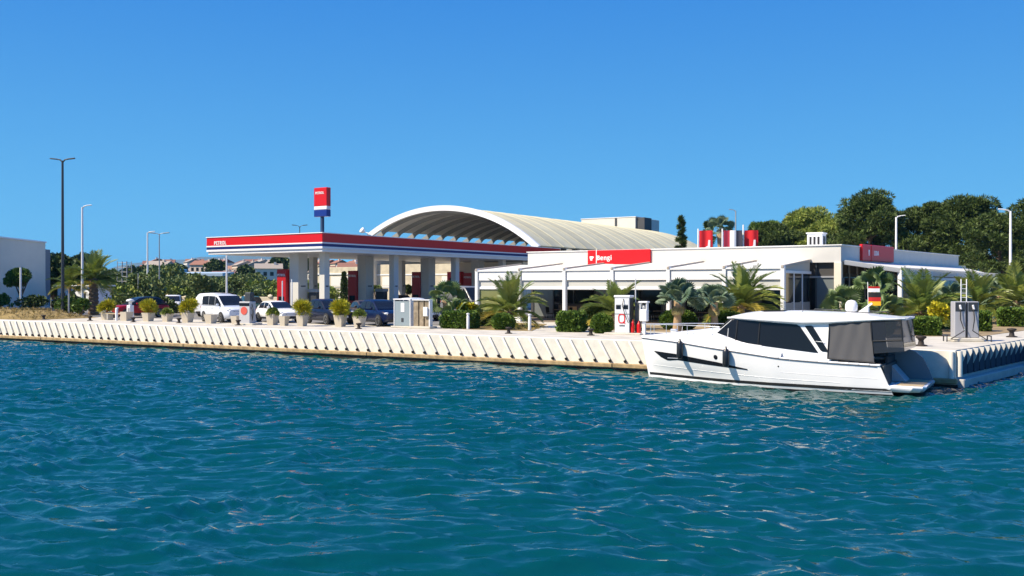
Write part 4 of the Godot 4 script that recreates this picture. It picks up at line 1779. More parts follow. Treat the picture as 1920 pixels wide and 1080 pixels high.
	b.box(Vector3(xr + .0, .38, 0), Vector3(.12, .2, W * 1.4), Basis(), .05)
	obj("rear_bumper", b, M.black, t)
	return t

func build_cars() -> void:
	var suv := {"L": 4.45, "W": 1.85, "H": 1.64, "belt": 1.02, "nose": .98, "tail": 1.05, "c": [.03, .16, .52, .73], "win": [.16, .42, .66, .90], "ax": [.20, .81], "r": .35}
	var mpv := {"L": 4.95, "W": 1.94, "H": 1.92, "belt": 1.12, "nose": 1.06, "tail": 1.2, "c": [.01, .06, .60, .83], "win": [.08, .38, .66, .92], "ax": [.20, .81], "r": .35}
	var hatch := {"L": 4.2, "W": 1.8, "H": 1.47, "belt": .95, "nose": .86, "tail": 1.0, "c": [.03, .2, .5, .74], "win": [.16, .44, .68, .92], "ax": [.18, .81], "r": .32}
	var van := {"L": 5.6, "W": 2.05, "H": 2.5, "belt": 1.3, "nose": 1.1, "tail": 1.4, "c": [.005, .02, .66, .87], "win": [.72, .94], "ax": [.19, .80], "r": .36}
	var g := Vector3(0, G + .008, 0)
	var red := suv.duplicate()
	red.dark_roof = true
	car("red_car", "red crossover with dark roof, nose to the quay behind the yellow-green planters", "car", Vector3(-64.0, 0, -44.0) + g, Vector2(-.12, .99), red, Color(.30, .006, .010))
	car("people_carrier", "silver-white people carrier parked at a slant between the white pots", "van", Vector3(-51.7, 0, -42.4) + g, Vector2(.957, .291), mpv, Color(.62, .66, .72))
	car("white_car", "white hatchback behind the small fuel dispenser and the palm-like pot plant", "car", Vector3(-48.1, 0, -44.0) + g, Vector2(.95, .31), hatch, Color(.80, .80, .78))
	car("navy_car", "dark navy hatchback with rear partly hidden by a yellow-green pot plant", "car", Vector3(-43.2, 0, -44.0) + g, Vector2(.94, .34), suv, Color(.006, .009, .024))
	car("navy_suv", "navy blue crossover with pale wheels beside the grey utility cabinet", "car", Vector3(-38.6, 0, -44.0) + g, Vector2(.92, .40), suv, Color(.004, .010, .045))
	car("silver_car", "silver car parked behind the navy crossover, only its roof showing", "car", Vector3(-41.8, 0, -51.5) + g, Vector2(.92, .40), suv, Color(.62, .66, .70))
	car("grey_van", "grey panel van darkened as if shaded, between the big-leaved plant and the terrace", "van", Vector3(-43.5, 0, -60.0) + g, Vector2(.93, .37), van, Color(.17, .175, .18))  # paint darkened in place of canopy shade
	car("white_estate", "white car behind the red crossover, roof and side windows showing", "car", Vector3(-73.0, 0, -53.8) + g, Vector2(.75, .66), suv, Color(.78, .78, .76))
	car("white_hatch", "white hatchback with dark windows between the red crossover and the people carrier", "car", Vector3(-61.5, 0, -50.0) + g, Vector2(-.3, -.95), mpv, Color(.78, .78, .76))
	car("green_car", "dark green car behind the people carrier", "car", Vector3(-60.0, 0, -52.0) + g, Vector2(.85, .52), suv, Color(.012, .05, .05))
	car("teal_car", "dark blue-green car in front of the nearest red pump cabinet", "car", Vector3(-61.5, 0, -57.6) + g, Vector2(.85, .52), hatch, Color(.012, .04, .06))
	car("black_car", "black car in the dark between the pale warehouse and the date palm", "car", Vector3(-101.0, 0, -60.0) + g, Vector2(.6, .8), suv, Color(.010, .010, .012))
	car("dark_estate", "dark car beside the second red pump cabinet under the canopy", "car", Vector3(-55.8, 0, -66.5) + g, Vector2(.8, .6), suv, Color(.02, .022, .028))
	car("brown_car", "dark bronze car behind the pot plants, between the two navy cars", "car", Vector3(-44.4, 0, -49.0) + g, Vector2(.85, .52), hatch, Color(.06, .045, .04))

# ---------------------------------------------------------------- plants
func frond(kind: int) -> ArrayMesh:
	# a feather leaf: 0-1 upright, 2-3 arching, 4-5 hanging; a metre long from the crown
	var key := "frond_%d" % kind
	if T.has(key):
		return T[key]
	var r := RandomNumberGenerator.new()
	r.seed = 31 + kind
	var e0: float = [1.35, 1.15, .80, .55, .12, -.25][kind]
	var drop: float = [.55, .75, 1.15, 1.25, 1.05, .75][kind]
	var b := Mb.new()
	var pts := []
	var p := Vector3()
	var n := 14
	for i in n + 1:
		pts.append(p)
		var t := float(i) / n
		var a := e0 - drop * pow(t, 1.4)
		p += Vector3(cos(a), sin(a), .05 * sin(t * 3.0 + kind)) / n
	var rad := []
	for i in n + 1:
		rad.append(lerpf(.016, .003, float(i) / n))
	b.tube(pts, rad, 4, false)
	b.flat()
	var m := 30
	for i in m:
		var t := lerpf(.14, .995, float(i) / (m - 1))
		var f := t * n
		var k := mini(int(f), n - 1)
		var q: Vector3 = pts[k].lerp(pts[k + 1], f - k)
		var d: Vector3 = (pts[k + 1] - pts[k]).normalized()
		var up := Vector3(0, 0, 1).cross(d).normalized()
		var l := .27 * sin(PI * clampf(.14 + t * .80, 0, 1)) + .05
		for s in [-1, 1]:
			var o: Vector3 = (d * (.75 + .5 * t) + Vector3(0, 0, s) * 1.0 + up * r.randf_range(.25, .6)).normalized()
			var w := d * .0105
			var tip: Vector3 = q + o * l * r.randf_range(.85, 1.1) + Vector3.DOWN * l * .18
			var mid: Vector3 = q + o * l * .5
			b.tri(q - w * .5, q + w * .8, mid + w)
			b.tri(q - w * .5, mid + w, tip)
	T[key] = b.done()
	return T[key]

func palm(label: String, at: Vector3, trunk: float, size: float, count: int, dry := .12, girth := .22, group := "feather palms") -> Node3D:
	var t := thing("palm_tree", label, "palm", at, 0, group)
	var b := Mb.new()
	var prof := []
	var n := maxi(4, int(trunk / .16))
	for i in n + 1:
		var f := float(i) / n
		prof.append(Vector2(girth * (1.15 - .25 * f) * (1.0 if i % 2 else .84), trunk * f))
	prof.append(Vector2(girth * 1.25, trunk + girth * .6))
	prof.append(Vector2(girth * .7, trunk + girth * 1.5))
	b.lathe(prof, 12, Transform3D(), true)
	obj("trunk", b, M.bark if dry < .3 else M.tan_bark, t)
	var r := RandomNumberGenerator.new()
	r.seed = int(absf(at.x) * 100.0)
	var tones := [mat("frond_a", Color(.15, .195, .034), .45), mat("frond_b", Color(.11, .165, .032), .45), mat("frond_c", Color(.21, .24, .045), .45)]
	var pale := mat("frond_dry", Color(.50, .38, .06), .6)
	for m in tones + [pale]:
		m.backlight_enabled = true
		m.backlight = Color(.30, .34, .12)
	for i in count:
		var f := float(i) / count
		var kind := clampi(int(f * 5.0 + r.randf_range(0, 1.2)), 0, 5)
		var o := obj("frond", frond(kind), pale if f > .8 and r.randf() < dry * 3.0 else tones[r.randi() % 3], t)
		o.position = Vector3(0, trunk + girth * (1.2 - f * .7), 0)
		o.rotation = Vector3(r.randf_range(-.15, .15), i * 2.399 + r.randf_range(-.2, .2), r.randf_range(-.12, .12))
		o.scale = Vector3.ONE * size * r.randf_range(.85, 1.12)
	return t

func fan_leaf() -> ArrayMesh:
	if T.has("fan"):
		return T.fan
	var b := Mb.new()
	b.tube([Vector3(), Vector3(.35, .03, 0), Vector3(.62, 0, 0)], [.02, .012, .01], 4, false)
	b.flat()
	var c := Vector3(.6, 0, 0)
	var n := 18
	for i in n:
		var a0 := lerpf(-2.2, 2.2, float(i) / n)
		var a1 := lerpf(-2.2, 2.2, float(i + 1) / n)
		var am := (a0 + a1) / 2
		var l := .52 * (1.0 - .12 * absf(am))
		var p0 := c + Vector3(cos(a0), -.02, sin(a0)) * l * .72
		var p1 := c + Vector3(cos(a1), -.02, sin(a1)) * l * .72
		var pm := c + Vector3(cos(am) * l * .72, .05, sin(am) * l * .72)
		var tip := c + Vector3(cos(am) * l, -.06, sin(am) * l)
		b.tri(c, pm, p0)
		b.tri(c, p1, pm)
		b.tri(p0, pm, tip)
		b.tri(pm, p1, tip)
	T.fan = b.done()
	return T.fan

func fan_palm(label: String, at: Vector3, trunk: float, size: float, count: int, blue := true, skirt := true) -> Node3D:
	var t := thing("fan_palm", label, "palm", at, 0, "fan palms")
	var b := Mb.new()
	var r := RandomNumberGenerator.new()
	r.seed = int(absf(at.x) * 100.0) + 3
	var lean := Vector3(r.randf_range(-.12, .12), 0, r.randf_range(-.1, .1)) * trunk
	b.tube([Vector3(), lean * .3 + Vector3(0, trunk * .5, 0), lean + Vector3(0, trunk, 0)], [.24 * size, .17 * size, .2 * size], 10)
	obj("trunk", b, M.tan_bark, t)
	var ms := [mat("fan_a", Color(.14, .20, .12), .55), mat("fan_b", Color(.10, .165, .10), .55)] if blue else [mat("fan_c", Color(.15, .21, .07), .5), mat("fan_d", Color(.10, .16, .05), .5)]
	var old := mat("fan_dry", Color(.36, .30, .13), .7)
	for m in ms + [old]:
		m.backlight_enabled = true
		m.backlight = Color(.25, .28, .14)
	for i in count:
		var f := float(i) / (count - 1)
		var e := lerpf(1.35, -.5, f)
		var dead := skirt and f > .78
		var o := obj("fan_leaf", fan_leaf(), old if dead else ms[r.randi() % 2], t)
		o.position = lean + Vector3(0, trunk - (.12 if dead else 0.0), 0)
		o.basis = (Basis(Vector3.UP, i * 2.399 + r.randf_range(-.2, .2)) * Basis(Vector3.BACK, e if not dead else -1.15) * Basis(Vector3.RIGHT, r.randf_range(-1.25, 1.25))).scaled(Vector3.ONE * size * r.randf_range(.9, 1.1) * (.6 if dead else 1.0))
	return t

func greens(k: int) -> Array:
	return [[Color(.085, .15, .022), Color(.13, .20, .03)], [Color(.036, .062, .014), Color(.095, .135, .03), Color(.06, .09, .02)], [Color(.27, .31, .06), Color(.18, .24, .045)], [Color(.52, .45, .025), Color(.36, .36, .025)], [Color(.20, .24, .08), Color(.13, .18, .055)]][k]

func hedge(label: String, at: Vector3, s: Vector3, turn: float, tone := 0, round_ := false, group := "clipped hedges") -> Node3D:
	var t := thing("clipped_hedge", label, "hedge", at, turn, group)
	s *= .87
	var r := RandomNumberGenerator.new()
	r.seed = int(absf(at.x * 37.0 + at.z))
	var b := Mb.new()
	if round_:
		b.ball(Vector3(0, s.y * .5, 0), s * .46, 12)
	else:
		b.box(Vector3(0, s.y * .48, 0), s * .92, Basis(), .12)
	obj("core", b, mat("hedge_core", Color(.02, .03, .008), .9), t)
	var spots := []
	var n := int((s.x * s.y + s.y * s.z + s.x * s.z) * 330)
	if round_:
		spots = on_ball(Vector3(0, s.y * .5, 0), s * .5, n, r, .12)
	else:
		for i in n:
			var p := Vector3(r.randf_range(-1, 1), r.randf_range(-1, 1), r.randf_range(-1, 1))
			var a := p.abs()
			var k := r.randi() % 3
			p[k] = signf(p[k])
			if p.y < -.98:
				continue
			var d := Vector3()
			d[k] = p[k]
			# soft corners
			var q := Vector3(p.x, p.y, p.z)
			if q.length() > 1.45:
				q *= 1.45 / q.length()
			spots.append([q * s * .5 * r.randf_range(.9, 1.09) + Vector3(0, s.y * .5, 0), d])
	foliage(t, "foliage", spots, "leaf", .14, M.hedge_leaf, greens(tone), r.seed)
	return t

func shrub(called: String, label: String, category: String, at: Vector3, rad: Vector3, tone: int, n := 500, lf := "leaf", size := .25, stem := .25, group := "") -> Node3D:
	var t := thing(called, label, category, at, 0, group)
	var r := RandomNumberGenerator.new()
	r.seed = int(absf(at.x * 53.0 + at.z * 7.0)) + n
	var b := Mb.new()
	b.tube([Vector3(), Vector3(.05, stem + rad.y * .6, 0)], [maxf(.05, rad.x * .09), .03], 7)
	for k in 4:
		var a := k * 1.7
		b.tube([Vector3(0, stem * .7, 0), Vector3(cos(a) * rad.x * .4, stem + rad.y * .8, sin(a) * rad.z * .4), Vector3(cos(a) * rad.x * .65, stem + rad.y * 1.2, sin(a) * rad.z * .65)], [.06 * rad.x, .03, .015], 5)
	obj("stem", b, M.bark, t)
	var spots := []
	var lumps := 9
	for k in lumps:
		var d := Vector3(r.randf_range(-1, 1), r.randf_range(-.6, 1), r.randf_range(-1, 1)).normalized() * r.randf_range(.3, .62)
		spots += on_ball(Vector3(0, stem + rad.y, 0) + d * rad, rad * r.randf_range(.36, .55), n / lumps, r, .7)
	foliage(t, "crown", spots, lf, size, M.leaf, greens(tone), r.seed)
	return t

func pine(label: String, at: Vector3, h: float, w: float, tone: int, seed_: int, low := .28, pads := 46) -> Node3D:
	# a broad Mediterranean pine: bent trunk, limbs that carry flat pads of needles
	var t := thing("pine_tree", label, "tree", at, 0, "pines behind the bar")
	var r := RandomNumberGenerator.new()
	r.seed = seed_
	var b := Mb.new()
	var bend := Vector3(r.randf_range(-.06, .06), 0, r.randf_range(-.06, .06)) * h
	var tip := bend + Vector3(0, h * .88, 0)
	b.tube([Vector3(), bend * .3 + Vector3(0, h * .35, 0), bend + Vector3(0, h * .65, 0), tip], [h * .032, h * .024, h * .016, h * .006], 9)
	obj("trunk", b, M.bark, t)
	var spots := []
	b = Mb.new()
	for k in pads:
		var f := pow(float(k) / pads, .9)
		var y := lerpf(low, .96, f) * h
		var env := w * .56 * sqrt(maxf(.03, 1.0 - pow((f - .34) / .68, 2))) * (1.0 - .42 * f * f) * r.randf_range(.55, 1.2)
		var a := k * 2.399 + r.randf_range(-.4, .4)
		var reach := env * (1.0 if k % 3 else .55) * (1.18 if k % 7 == 0 else 1.0)
		var c := bend * f + Vector3(cos(a) * reach, y + r.randf_range(-.3, .4), sin(a) * reach)
		b.tube([bend * f + Vector3(0, y - reach * .35, 0), c - Vector3(0, .25, 0)], [h * .008, h * .003], 4)
		var pr := h * r.randf_range(.045, .125)
		spots += on_ball(c, Vector3(pr * 1.3, pr * .62, pr * 1.3), 200, r, .6, -.6)
	obj("limbs", b, M.bark, t)
	foliage(t, "crown", spots, "needle", h * .031, M.leaf, greens(tone), seed_)
	return t

func pot(label: String, at: Vector3, s: float, plant: int, tall := .75) -> Node3D:
	# square tapering concrete pot; plant 0 empty, 1 low tuft, 2 tall yellow-green tuft
	var t := thing("planter_pot", label, "planter", at, .12, "planter pots along the quay")
	var b := Mb.new()
	var r0 := s * .36
	var r1 := s * .5
	var rs := []
	for q in [[r0, 0.0], [r1, tall], [r1 * .86, tall], [r1 * .8, tall - .1]]:
		rs.append([Vector3(-q[0], q[1], -q[0]), Vector3(-q[0], q[1], q[0]), Vector3(q[0], q[1], q[0]), Vector3(q[0], q[1], -q[0])])
	for k in 3:
		for i in 4:
			var j := (i + 1) % 4
			b.flat()
			b.quad(rs[k][i], rs[k][j], rs[k + 1][j], rs[k + 1][i])
	obj("pot", b, mat("pot_white", Color(.52, .46, .36), .85), t)
	b = Mb.new()
	b.box(Vector3(0, tall - .11, 0), Vector3(r1 * 1.62, .04, r1 * 1.62))
	obj("soil", b, M.soil, t)
	var r := RandomNumberGenerator.new()
	r.seed = int(absf(at.x) * 31.0)
	if plant:
		var spots := []
		if plant == 1:
			spots = on_ball(Vector3(0, tall, 0), Vector3(s * .5, .3, s * .5), 160, r, .8, -.1)
			foliage(t, "plant", spots, "leaf", .16, M.leaf, greens(2), r.seed)
		else:
			for k in 5:
				var c := Vector3(r.randf_range(-.17, .17), tall + r.randf_range(.1, .55), r.randf_range(-.17, .17))
				spots += on_ball(c, Vector3(.30, .26, .30) * s, 80, r, .9, -.3)
			foliage(t, "plant", spots, "blade", .36, M.leaf, greens(3), r.seed)
	return t

func build_plants() -> void:
	var y := Vector3(0, G, 0)
	# feather palms round the terrace
	palm("feather palm with upright fronds over a round hedge, before the see-through screen", Vector3(-30.2, G, -46.2), .75, 2.4, 32, .1)
	palm("small feather palm between the clipped hedges and the dispenser with the red ring", Vector3(-23.6, G, -47.2), .8, 2.15, 28, .1)
	palm("big feather palm with yellowing outer fronds behind the cabin of the motor boat", Vector3(-17.6, G, -51.5), 1.15, 2.6, 38, .3)
	palm("tall feather palm behind the hedge beside the grey fuel dispenser", Vector3(-8.9, G, -57.5), .8, 2.6, 38, .1)
	palm("feather palm past the grey fuel dispenser, before the far end of the side awning", Vector3(-7.0, G, -67.5), 1.0, 2.5, 34, .1)
	palm("feather palm at the edge of the photo beside the tall white lamp post", Vector3(-4.9, G, -70.5), 1.2, 2.6, 32, .1)
	palm("date palm with thick dark trunk beside the white lamp post", Vector3(-73.2, G, -46.0), 2.6, 2.6, 36, .2, .42)
	palm("slim yellowing palm before the tall dark twin lamp", Vector3(-74.8, G, -44.8), 2.3, 2.0, 22, .5, .13)
	# fan palms
	fan_palm("blue-green fan palm on a stout tan trunk, left of its twin behind the bow rail", Vector3(-19.7, G, -47.0), 1.75, 1.15, 34)
	fan_palm("rounder blue-green fan palm with hanging dry leaves, behind the windscreen of the boat", Vector3(-18.0, G, -48.2), 1.6, 1.05, 34)
	fan_palm("fan palm behind the satellite dome of the motor boat", Vector3(-13.0, G, -56.5), 1.2, 1.35, 22, false, false)
	fan_palm("tall fan palm behind the flags of the motor boat", Vector3(-11.3, G, -58.0), 2.3, 1.35, 26, false, true)
	fan_palm("small fan palm with yellow skirt beside the post of the side awning", Vector3(-10.8, G, -56.2), 1.0, 1.15, 22, false, true)
	fan_palm("fan palm between the two big feather palms, above the grey fuel dispenser", Vector3(-7.9, G, -62.5), 1.5, 1.2, 26, true, false)
	fan_palm("blue fan palm past the end of the side awning", Vector3(-6.2, G, -74.0), 1.8, 1.4, 26, true, false)
	# big-leaved plant, variegated plant and hedge by the utility cabinet
	var o := fan_palm("big-leaved pale green plant behind the utility cabinet", Vector3(-36.0, G, -47.5), 1.6, 1.3, 16, false, false)
	o = fan_palm("lower pale green broad-leaved plant above the long hedge", Vector3(-33.6, G, -45.2), .7, 1.1, 16, false, false)
	shrub("yellow_shrub", "yellow-green bush above the long hedge, before the grey van", "shrub", Vector3(-33.0, G, -45.6), Vector3(.7, .5, .6), 3, 300, "leaf", .22, .5)
	hedge("long clipped hedge beside the weathered service pillar", Vector3(-32.0, G, -43.5), Vector3(2.1, 1.05, 1.3), .12, 0)
	hedge("dark hedge behind the small white light post, before the terrace end", Vector3(-32.6, G, -47.6), Vector3(1.5, 1.0, 1.2), .1, 1)
	hedge("round clipped hedge under the first bar palm", Vector3(-29.0, G, -43.6), Vector3(1.35, 1.0, 1.3), 0, 0, true)
	hedge("square clipped hedge before the second white terrace post", Vector3(-24.6, G, -43.8), Vector3(1.35, 1.15, 1.3), .1, 0)
	hedge("dark rounded hedge behind the square one", Vector3(-25.0, G, -48.0), Vector3(2.3, 1.55, 1.6), 0, 1, true)
	hedge("uneven leafy hedge next to the dispenser with the red ring", Vector3(-22.4, G, -43.2), Vector3(1.2, 1.1, 1.1), .3, 0, true)
	hedge("rounded hedge behind the white service pillar", Vector3(-20.4, G, -48.8), Vector3(2.4, 1.25, 1.5), 0, 0, true)
	hedge("rounded hedge at the foot of the fan palms, behind the bow rail", Vector3(-17.9, G, -50.0), Vector3(2.2, 1.15, 1.4), 0, 0, true)
	hedge("square hedge behind the stern canvas, before the tall feather palm", Vector3(-7.6, G, -50.4), Vector3(1.35, .95, 1.3), .2, 0)
	hedge("hedge corner peeping out beside the boat's dark stern sheet", Vector3(-9.4, G, -48.9), Vector3(1.2, 1.2, 1.2), .2, 0, true)
	hedge("square hedge just behind the grey fuel dispenser", Vector3(-5.9, G, -56.5), Vector3(1.4, 1.15, 1.3), .1, 0)
	hedge("dim hedge before the posts of the side awning", Vector3(-7.6, G, -58.8), Vector3(1.6, 1.2, 1.4), .1, 1)
	hedge("square hedge far along the side quay, beside a white light post", Vector3(-4.7, G, -64.0), Vector3(1.5, 1.2, 1.3), .1, 0)
	shrub("yellow_shrub", "bright yellow-green bush between the square hedge and the grey fuel dispenser", "shrub", Vector3(-7.5, G, -54.6), Vector3(.55, .7, .5), 3, 260, "leaf", .24, .35)
	# plants at the left end of the quay
	shrub("round_tree", "small round-headed tree before the pale warehouse", "tree", Vector3(-87.6, G, -47.5), Vector3(1.7, 1.15, 1.5), 0, 1500, "leaf", .2, 2.0)
	for e in [["low green bush at the edge of the photo before the pale warehouse", -88.0, -45.5, 1.3, .9], ["dark bush at the foot of the pale warehouse", -82.5, -45.6, 1.5, .8], ["blue-green bush beside the thin grey post", -73.3, -43.6, .9, .8], ["low bush under the date palm", -70.5, -43.2, .8, .7], ["dark bush behind the first planter", -68.5, -47.0, 2.6, 1.1], ["bush beside the black car", -79.0, -47.5, 1.8, .8], ["dark bush behind the service pedestal", -65.5, -47.5, 1.6, .8]]:
		shrub("bush", e[0], "bush", Vector3(e[1], G, e[2]), Vector3(e[3], e[4], e[3]), 0 if e[3] < 1.4 else 1, 420, "leaf", .2, .1)
	# pots along the quay
	var pl := [[-62.3, -40.2, 1.0, 2, .75, "pot with a bright tuft, furthest left beside the wooden bench"], [-59.1, -39.7, 1.0, 0, .85, "square planter block before the bonnet of the red crossover"], [-57.0, -40.0, 1.0, 2, .8, "pot with a bright tuft before the door of the red crossover"], [-55.4, -40.4, .95, 1, .75, "pot with a low tuft before the rear of the red crossover"], [-52.9, -40.2, 1.0, 2, .9, "pot with a bright tuft just left of the silver people carrier"], [-50.2, -40.0, 1.0, 0, .8, "bare pot before the rear door of the silver people carrier"], [-47.8, -40.1, .8, 0, .72, "narrow bare pot left of the small fuel dispenser"],
		[-44.9, -40.6, .95, 1, .95, "pot with low greenery before the white hatchback"], [-42.1, -40.5, .85, 2, .9, "pot with a tall yellow tuft before the bumper of the first navy car"], [-39.6, -41.3, .95, 2, .95, "pot with a yellow tuft between the two navy cars"], [-38.2, -41.5, .95, 1, .9, "pot with short grass before the rear wheel of the navy crossover"], [-43.5, -40.3, .75, 0, .8, "grey bare pot beside the front wheel of the white hatchback"]]
	for e in pl:
		pot("tapering concrete " + e[5], Vector3(e[0], G, e[1]), e[2] * .66, e[3], e[4] * .76)
	# pines and other trees behind the bar
	pine("tallest dark pine behind the second red sign of the bar", Vector3(-23.2, G, -111.0), 13.2, 9.0, 1, 4, .25, 46)
	pine("dark pine between the tallest pine and the gap of sky", Vector3(-18.0, G, -116.0), 12.4, 8.5, 1, 9, .2, 40)
	pine("broad dark pine before the tall white lamp post", Vector3(-12.6, G, -112.0), 12.6, 10.5, 1, 15, .1, 52)
	pine("dark pine at the edge of the photo past the tall lamp", Vector3(-5.0, G, -108.0), 12.0, 10.0, 1, 21, .1, 50)
	pine("dark pine low behind the end of the side awning", Vector3(-8.0, G, -99.0), 9.5, 9.0, 1, 27, .06, 44)
	pine("light green spreading tree between the white vent and the banners", Vector3(-36.0, G, -132.0), 13.4, 10.5, 2, 33, .2, 50)
	pine("light green tree just behind the white vent", Vector3(-29.5, G, -124.0), 11.6, 9.0, 2, 39, .2, 40)
	pine("dark round pine beside the last banner", Vector3(-33.8, G, -112.0), 10.2, 6.4, 1, 45, .3, 44)
	pine("umbrella pine behind the last red banner", Vector3(-38.0, G, -119.0), 11.0, 6.0, 0, 51, .5, 36)
	# dark conifers left of the banners
	for e in [[-45.3, -109.5, 11.4, 2.9, "spiky dark conifer at the end of the vaulted roof"], [-43.2, -113.0, 10.8, 3.4, "second dark conifer, left of the first banner"]]:
		var t := thing("conifer_tree", e[4], "tree", Vector3(e[0], G, e[1]), 0, "dark conifers by the banners")
		var b := Mb.new()
		b.tube([Vector3(), Vector3(0, e[2], 0)], [.22, .03], 8)
		obj("trunk", b, M.bark, t)
		var spots := []
		var r := RandomNumberGenerator.new()
		r.seed = int(-e[0] * 10)
		for k in 26:
			var f := k / 26.0
			var a := k * 2.4
			var l: float = e[3] * .5 * (1.05 - f) * r.randf_range(.6, 1.3)
			for q in 34:
				var u := r.randf()
				spots.append([Vector3(cos(a) * l * u, e[2] * (.2 + .8 * f) + l * u * .25, sin(a) * l * u), Vector3(cos(a), .6, sin(a))])
		foliage(t, "crown", spots, "needle", .42, M.leaf, greens(1), 5)
	var tp := fan_palm("tall slim palm with a narrow head above the middle banner", Vector3(-40.4, G, -111.0), 9.6, 1.9, 18, true, false)
	# small trees in the yard behind the canopy
	var cy := thing("cypress_tree", "slim dark cypress before the cream building", "tree", Vector3(-84.1, G, -88.4))
	var cb := Mb.new()
	cb.tube([Vector3(), Vector3(0, 3.5, 0)], [.08, .02], 6)
	obj("trunk", cb, M.bark, cy)
	var cs := []
	for k in 9:
		cs += on_ball(Vector3(0, .5 + k * .45, 0), Vector3(.42, .5, .42) * (1.0 - pow(k / 9.5, 2.5)), 70, rng, .4)
	foliage(cy, "crown", cs, "leaf", .2, M.leaf, greens(1), 8)
	shrub("topiary_tree", "round-headed potted tree seen between the grey columns, before cream panels", "tree", Vector3(-72.9, G, -82.0), Vector3(.75, .55, .75), 4, 300, "leaf", .2, 1.5)
	shrub("topiary_tree", "darker round-headed tree seen between the third and fourth columns", "tree", Vector3(-67.2, G, -81.0), Vector3(.7, .6, .7), 1, 300, "leaf", .2, 1.5)
	shrub("bush", "green bush left of the slim cypress", "bush", Vector3(-86.0, G, -88.0), Vector3(1.2, .9, 1.0), 2, 300, "leaf", .25, .1)
	# dry grass and soil
	var g := Mb.new()
	g.smooth()
	var gp := func(i: int, j: int) -> Vector3:
		var u := i / 20.0
		var v := j / 8.0
		var p := front(lerpf(61.2, 90.0, u), lerpf(-.9, -6.5, v), G)
		p.y = G + .01 + .62 * pow(sin(PI * clampf(v, 0, 1)), .6) * smoothstep(0, .12, u)
		return p
	for i in 20:
		for j in 8:
			g.quad(gp.call(i + 1, j), gp.call(i, j), gp.call(i, j + 1), gp.call(i + 1, j + 1))
	struct("dry_mound", g, M.dry_grass)
	var flat_xf := Transform3D(Basis(Vector3.RIGHT, Vector3.FORWARD, Vector3.UP), Vector3(0, G + .005, 0))
	g = Mb.new()
	g.extr([Vector2(-31.2, 42.7), Vector2(-26.7, 43.0), Vector2(-30.6, 51.2), Vector2(-36, 52.5), Vector2(-35.4, 46.5)], 0, .012, flat_xf)
	struct("dry_lawn", g, M.dry_grass)
	g = Mb.new()
	g.extr([Vector2(-11.0, 48.5), Vector2(-5.2, 50.2), Vector2(-2.4, 66), Vector2(-7, 80), Vector2(-12, 64)], 0, .012, flat_xf)
	struct("palm_bed", g, M.soil)
	g = Mb.new()
	g.extr([Vector2(-24.0, 46.4), Vector2(-16.4, 46.4), Vector2(-15.6, 53.4), Vector2(-26.0, 53.0)], 0, .012, flat_xf)
	struct("terrace_bed", g, M.soil)
	# tufts of dry grass on the mound
	var tufts := []
	for i in 1500:
		var p: Vector3 = gp.call(0, 0)
		var u := rng.randf()
		var v := rng.randf()
		p = front(lerpf(61.4, 88.0, u), lerpf(-1.0, -6.4, v), G)
		p.y = G + .62 * pow(sin(PI * v), .6) * smoothstep(0, .12, u)
		tufts.append([p, Vector3.UP])
	var holder := foliage(self, "grass_tufts", tufts, "blade", .22, M.leaf, [Color(.34, .25, .09), Color(.40, .30, .12), Color(.22, .18, .06)], 3)
	var beds := []
	for i in 900:
		var a := rng.randf()
		beds.append([Vector3(lerpf(-35, -28, a) + rng.randf_range(-1, 1), G + .01, -lerpf(50.5, 44.5, a) + rng.randf_range(-1.6, 1.2)), Vector3.UP])
	foliage(self, "lawn_tufts", beds, "blade", .12, M.leaf, [Color(.34, .25, .08), Color(.24, .20, .06), Color(.13, .14, .04)], 4)

# ---------------------------------------------------------------- quay furniture, lamps
func lamp_post(label: String, at: Vector3, h: float, arms: int, m: Material, turn: float, wide := .09, reach := .9, rise := .12) -> Node3D:
	var t := thing("street_lamp", label, "street lamp", at, turn, "street lamps")
	var b := Mb.new()
	b.tube([Vector3(), Vector3(0, h * .4, 0), Vector3(0, h, 0)], [wide * 1.3, wide, wide * .75], 10)
	b.lathe([Vector2(wide * 2.2, 0), Vector2(wide * 2.2, .03), Vector2(wide * 1.4, .06)], 10)
	obj("pole", b, m, t)
	for k in arms:
		var s := 1.0 if k == 0 else -1.0
		b = Mb.new()
		b.tube([Vector3(0, h - .15, 0), Vector3(s * reach * .25, h + rise * .6, 0), Vector3(s * reach * .6, h + rise, 0)], wide * .5, 6)
		obj("arm", b, m, t)
		b = Mb.new()
		b.box(Vector3(s * reach * .95, h + rise + .04, 0), Vector3(.75, .11, .26) * (reach / .9), Basis(Vector3(0, 0, 1), s * .1), .05)
		obj("lamp_head", b, m, t)
	return t

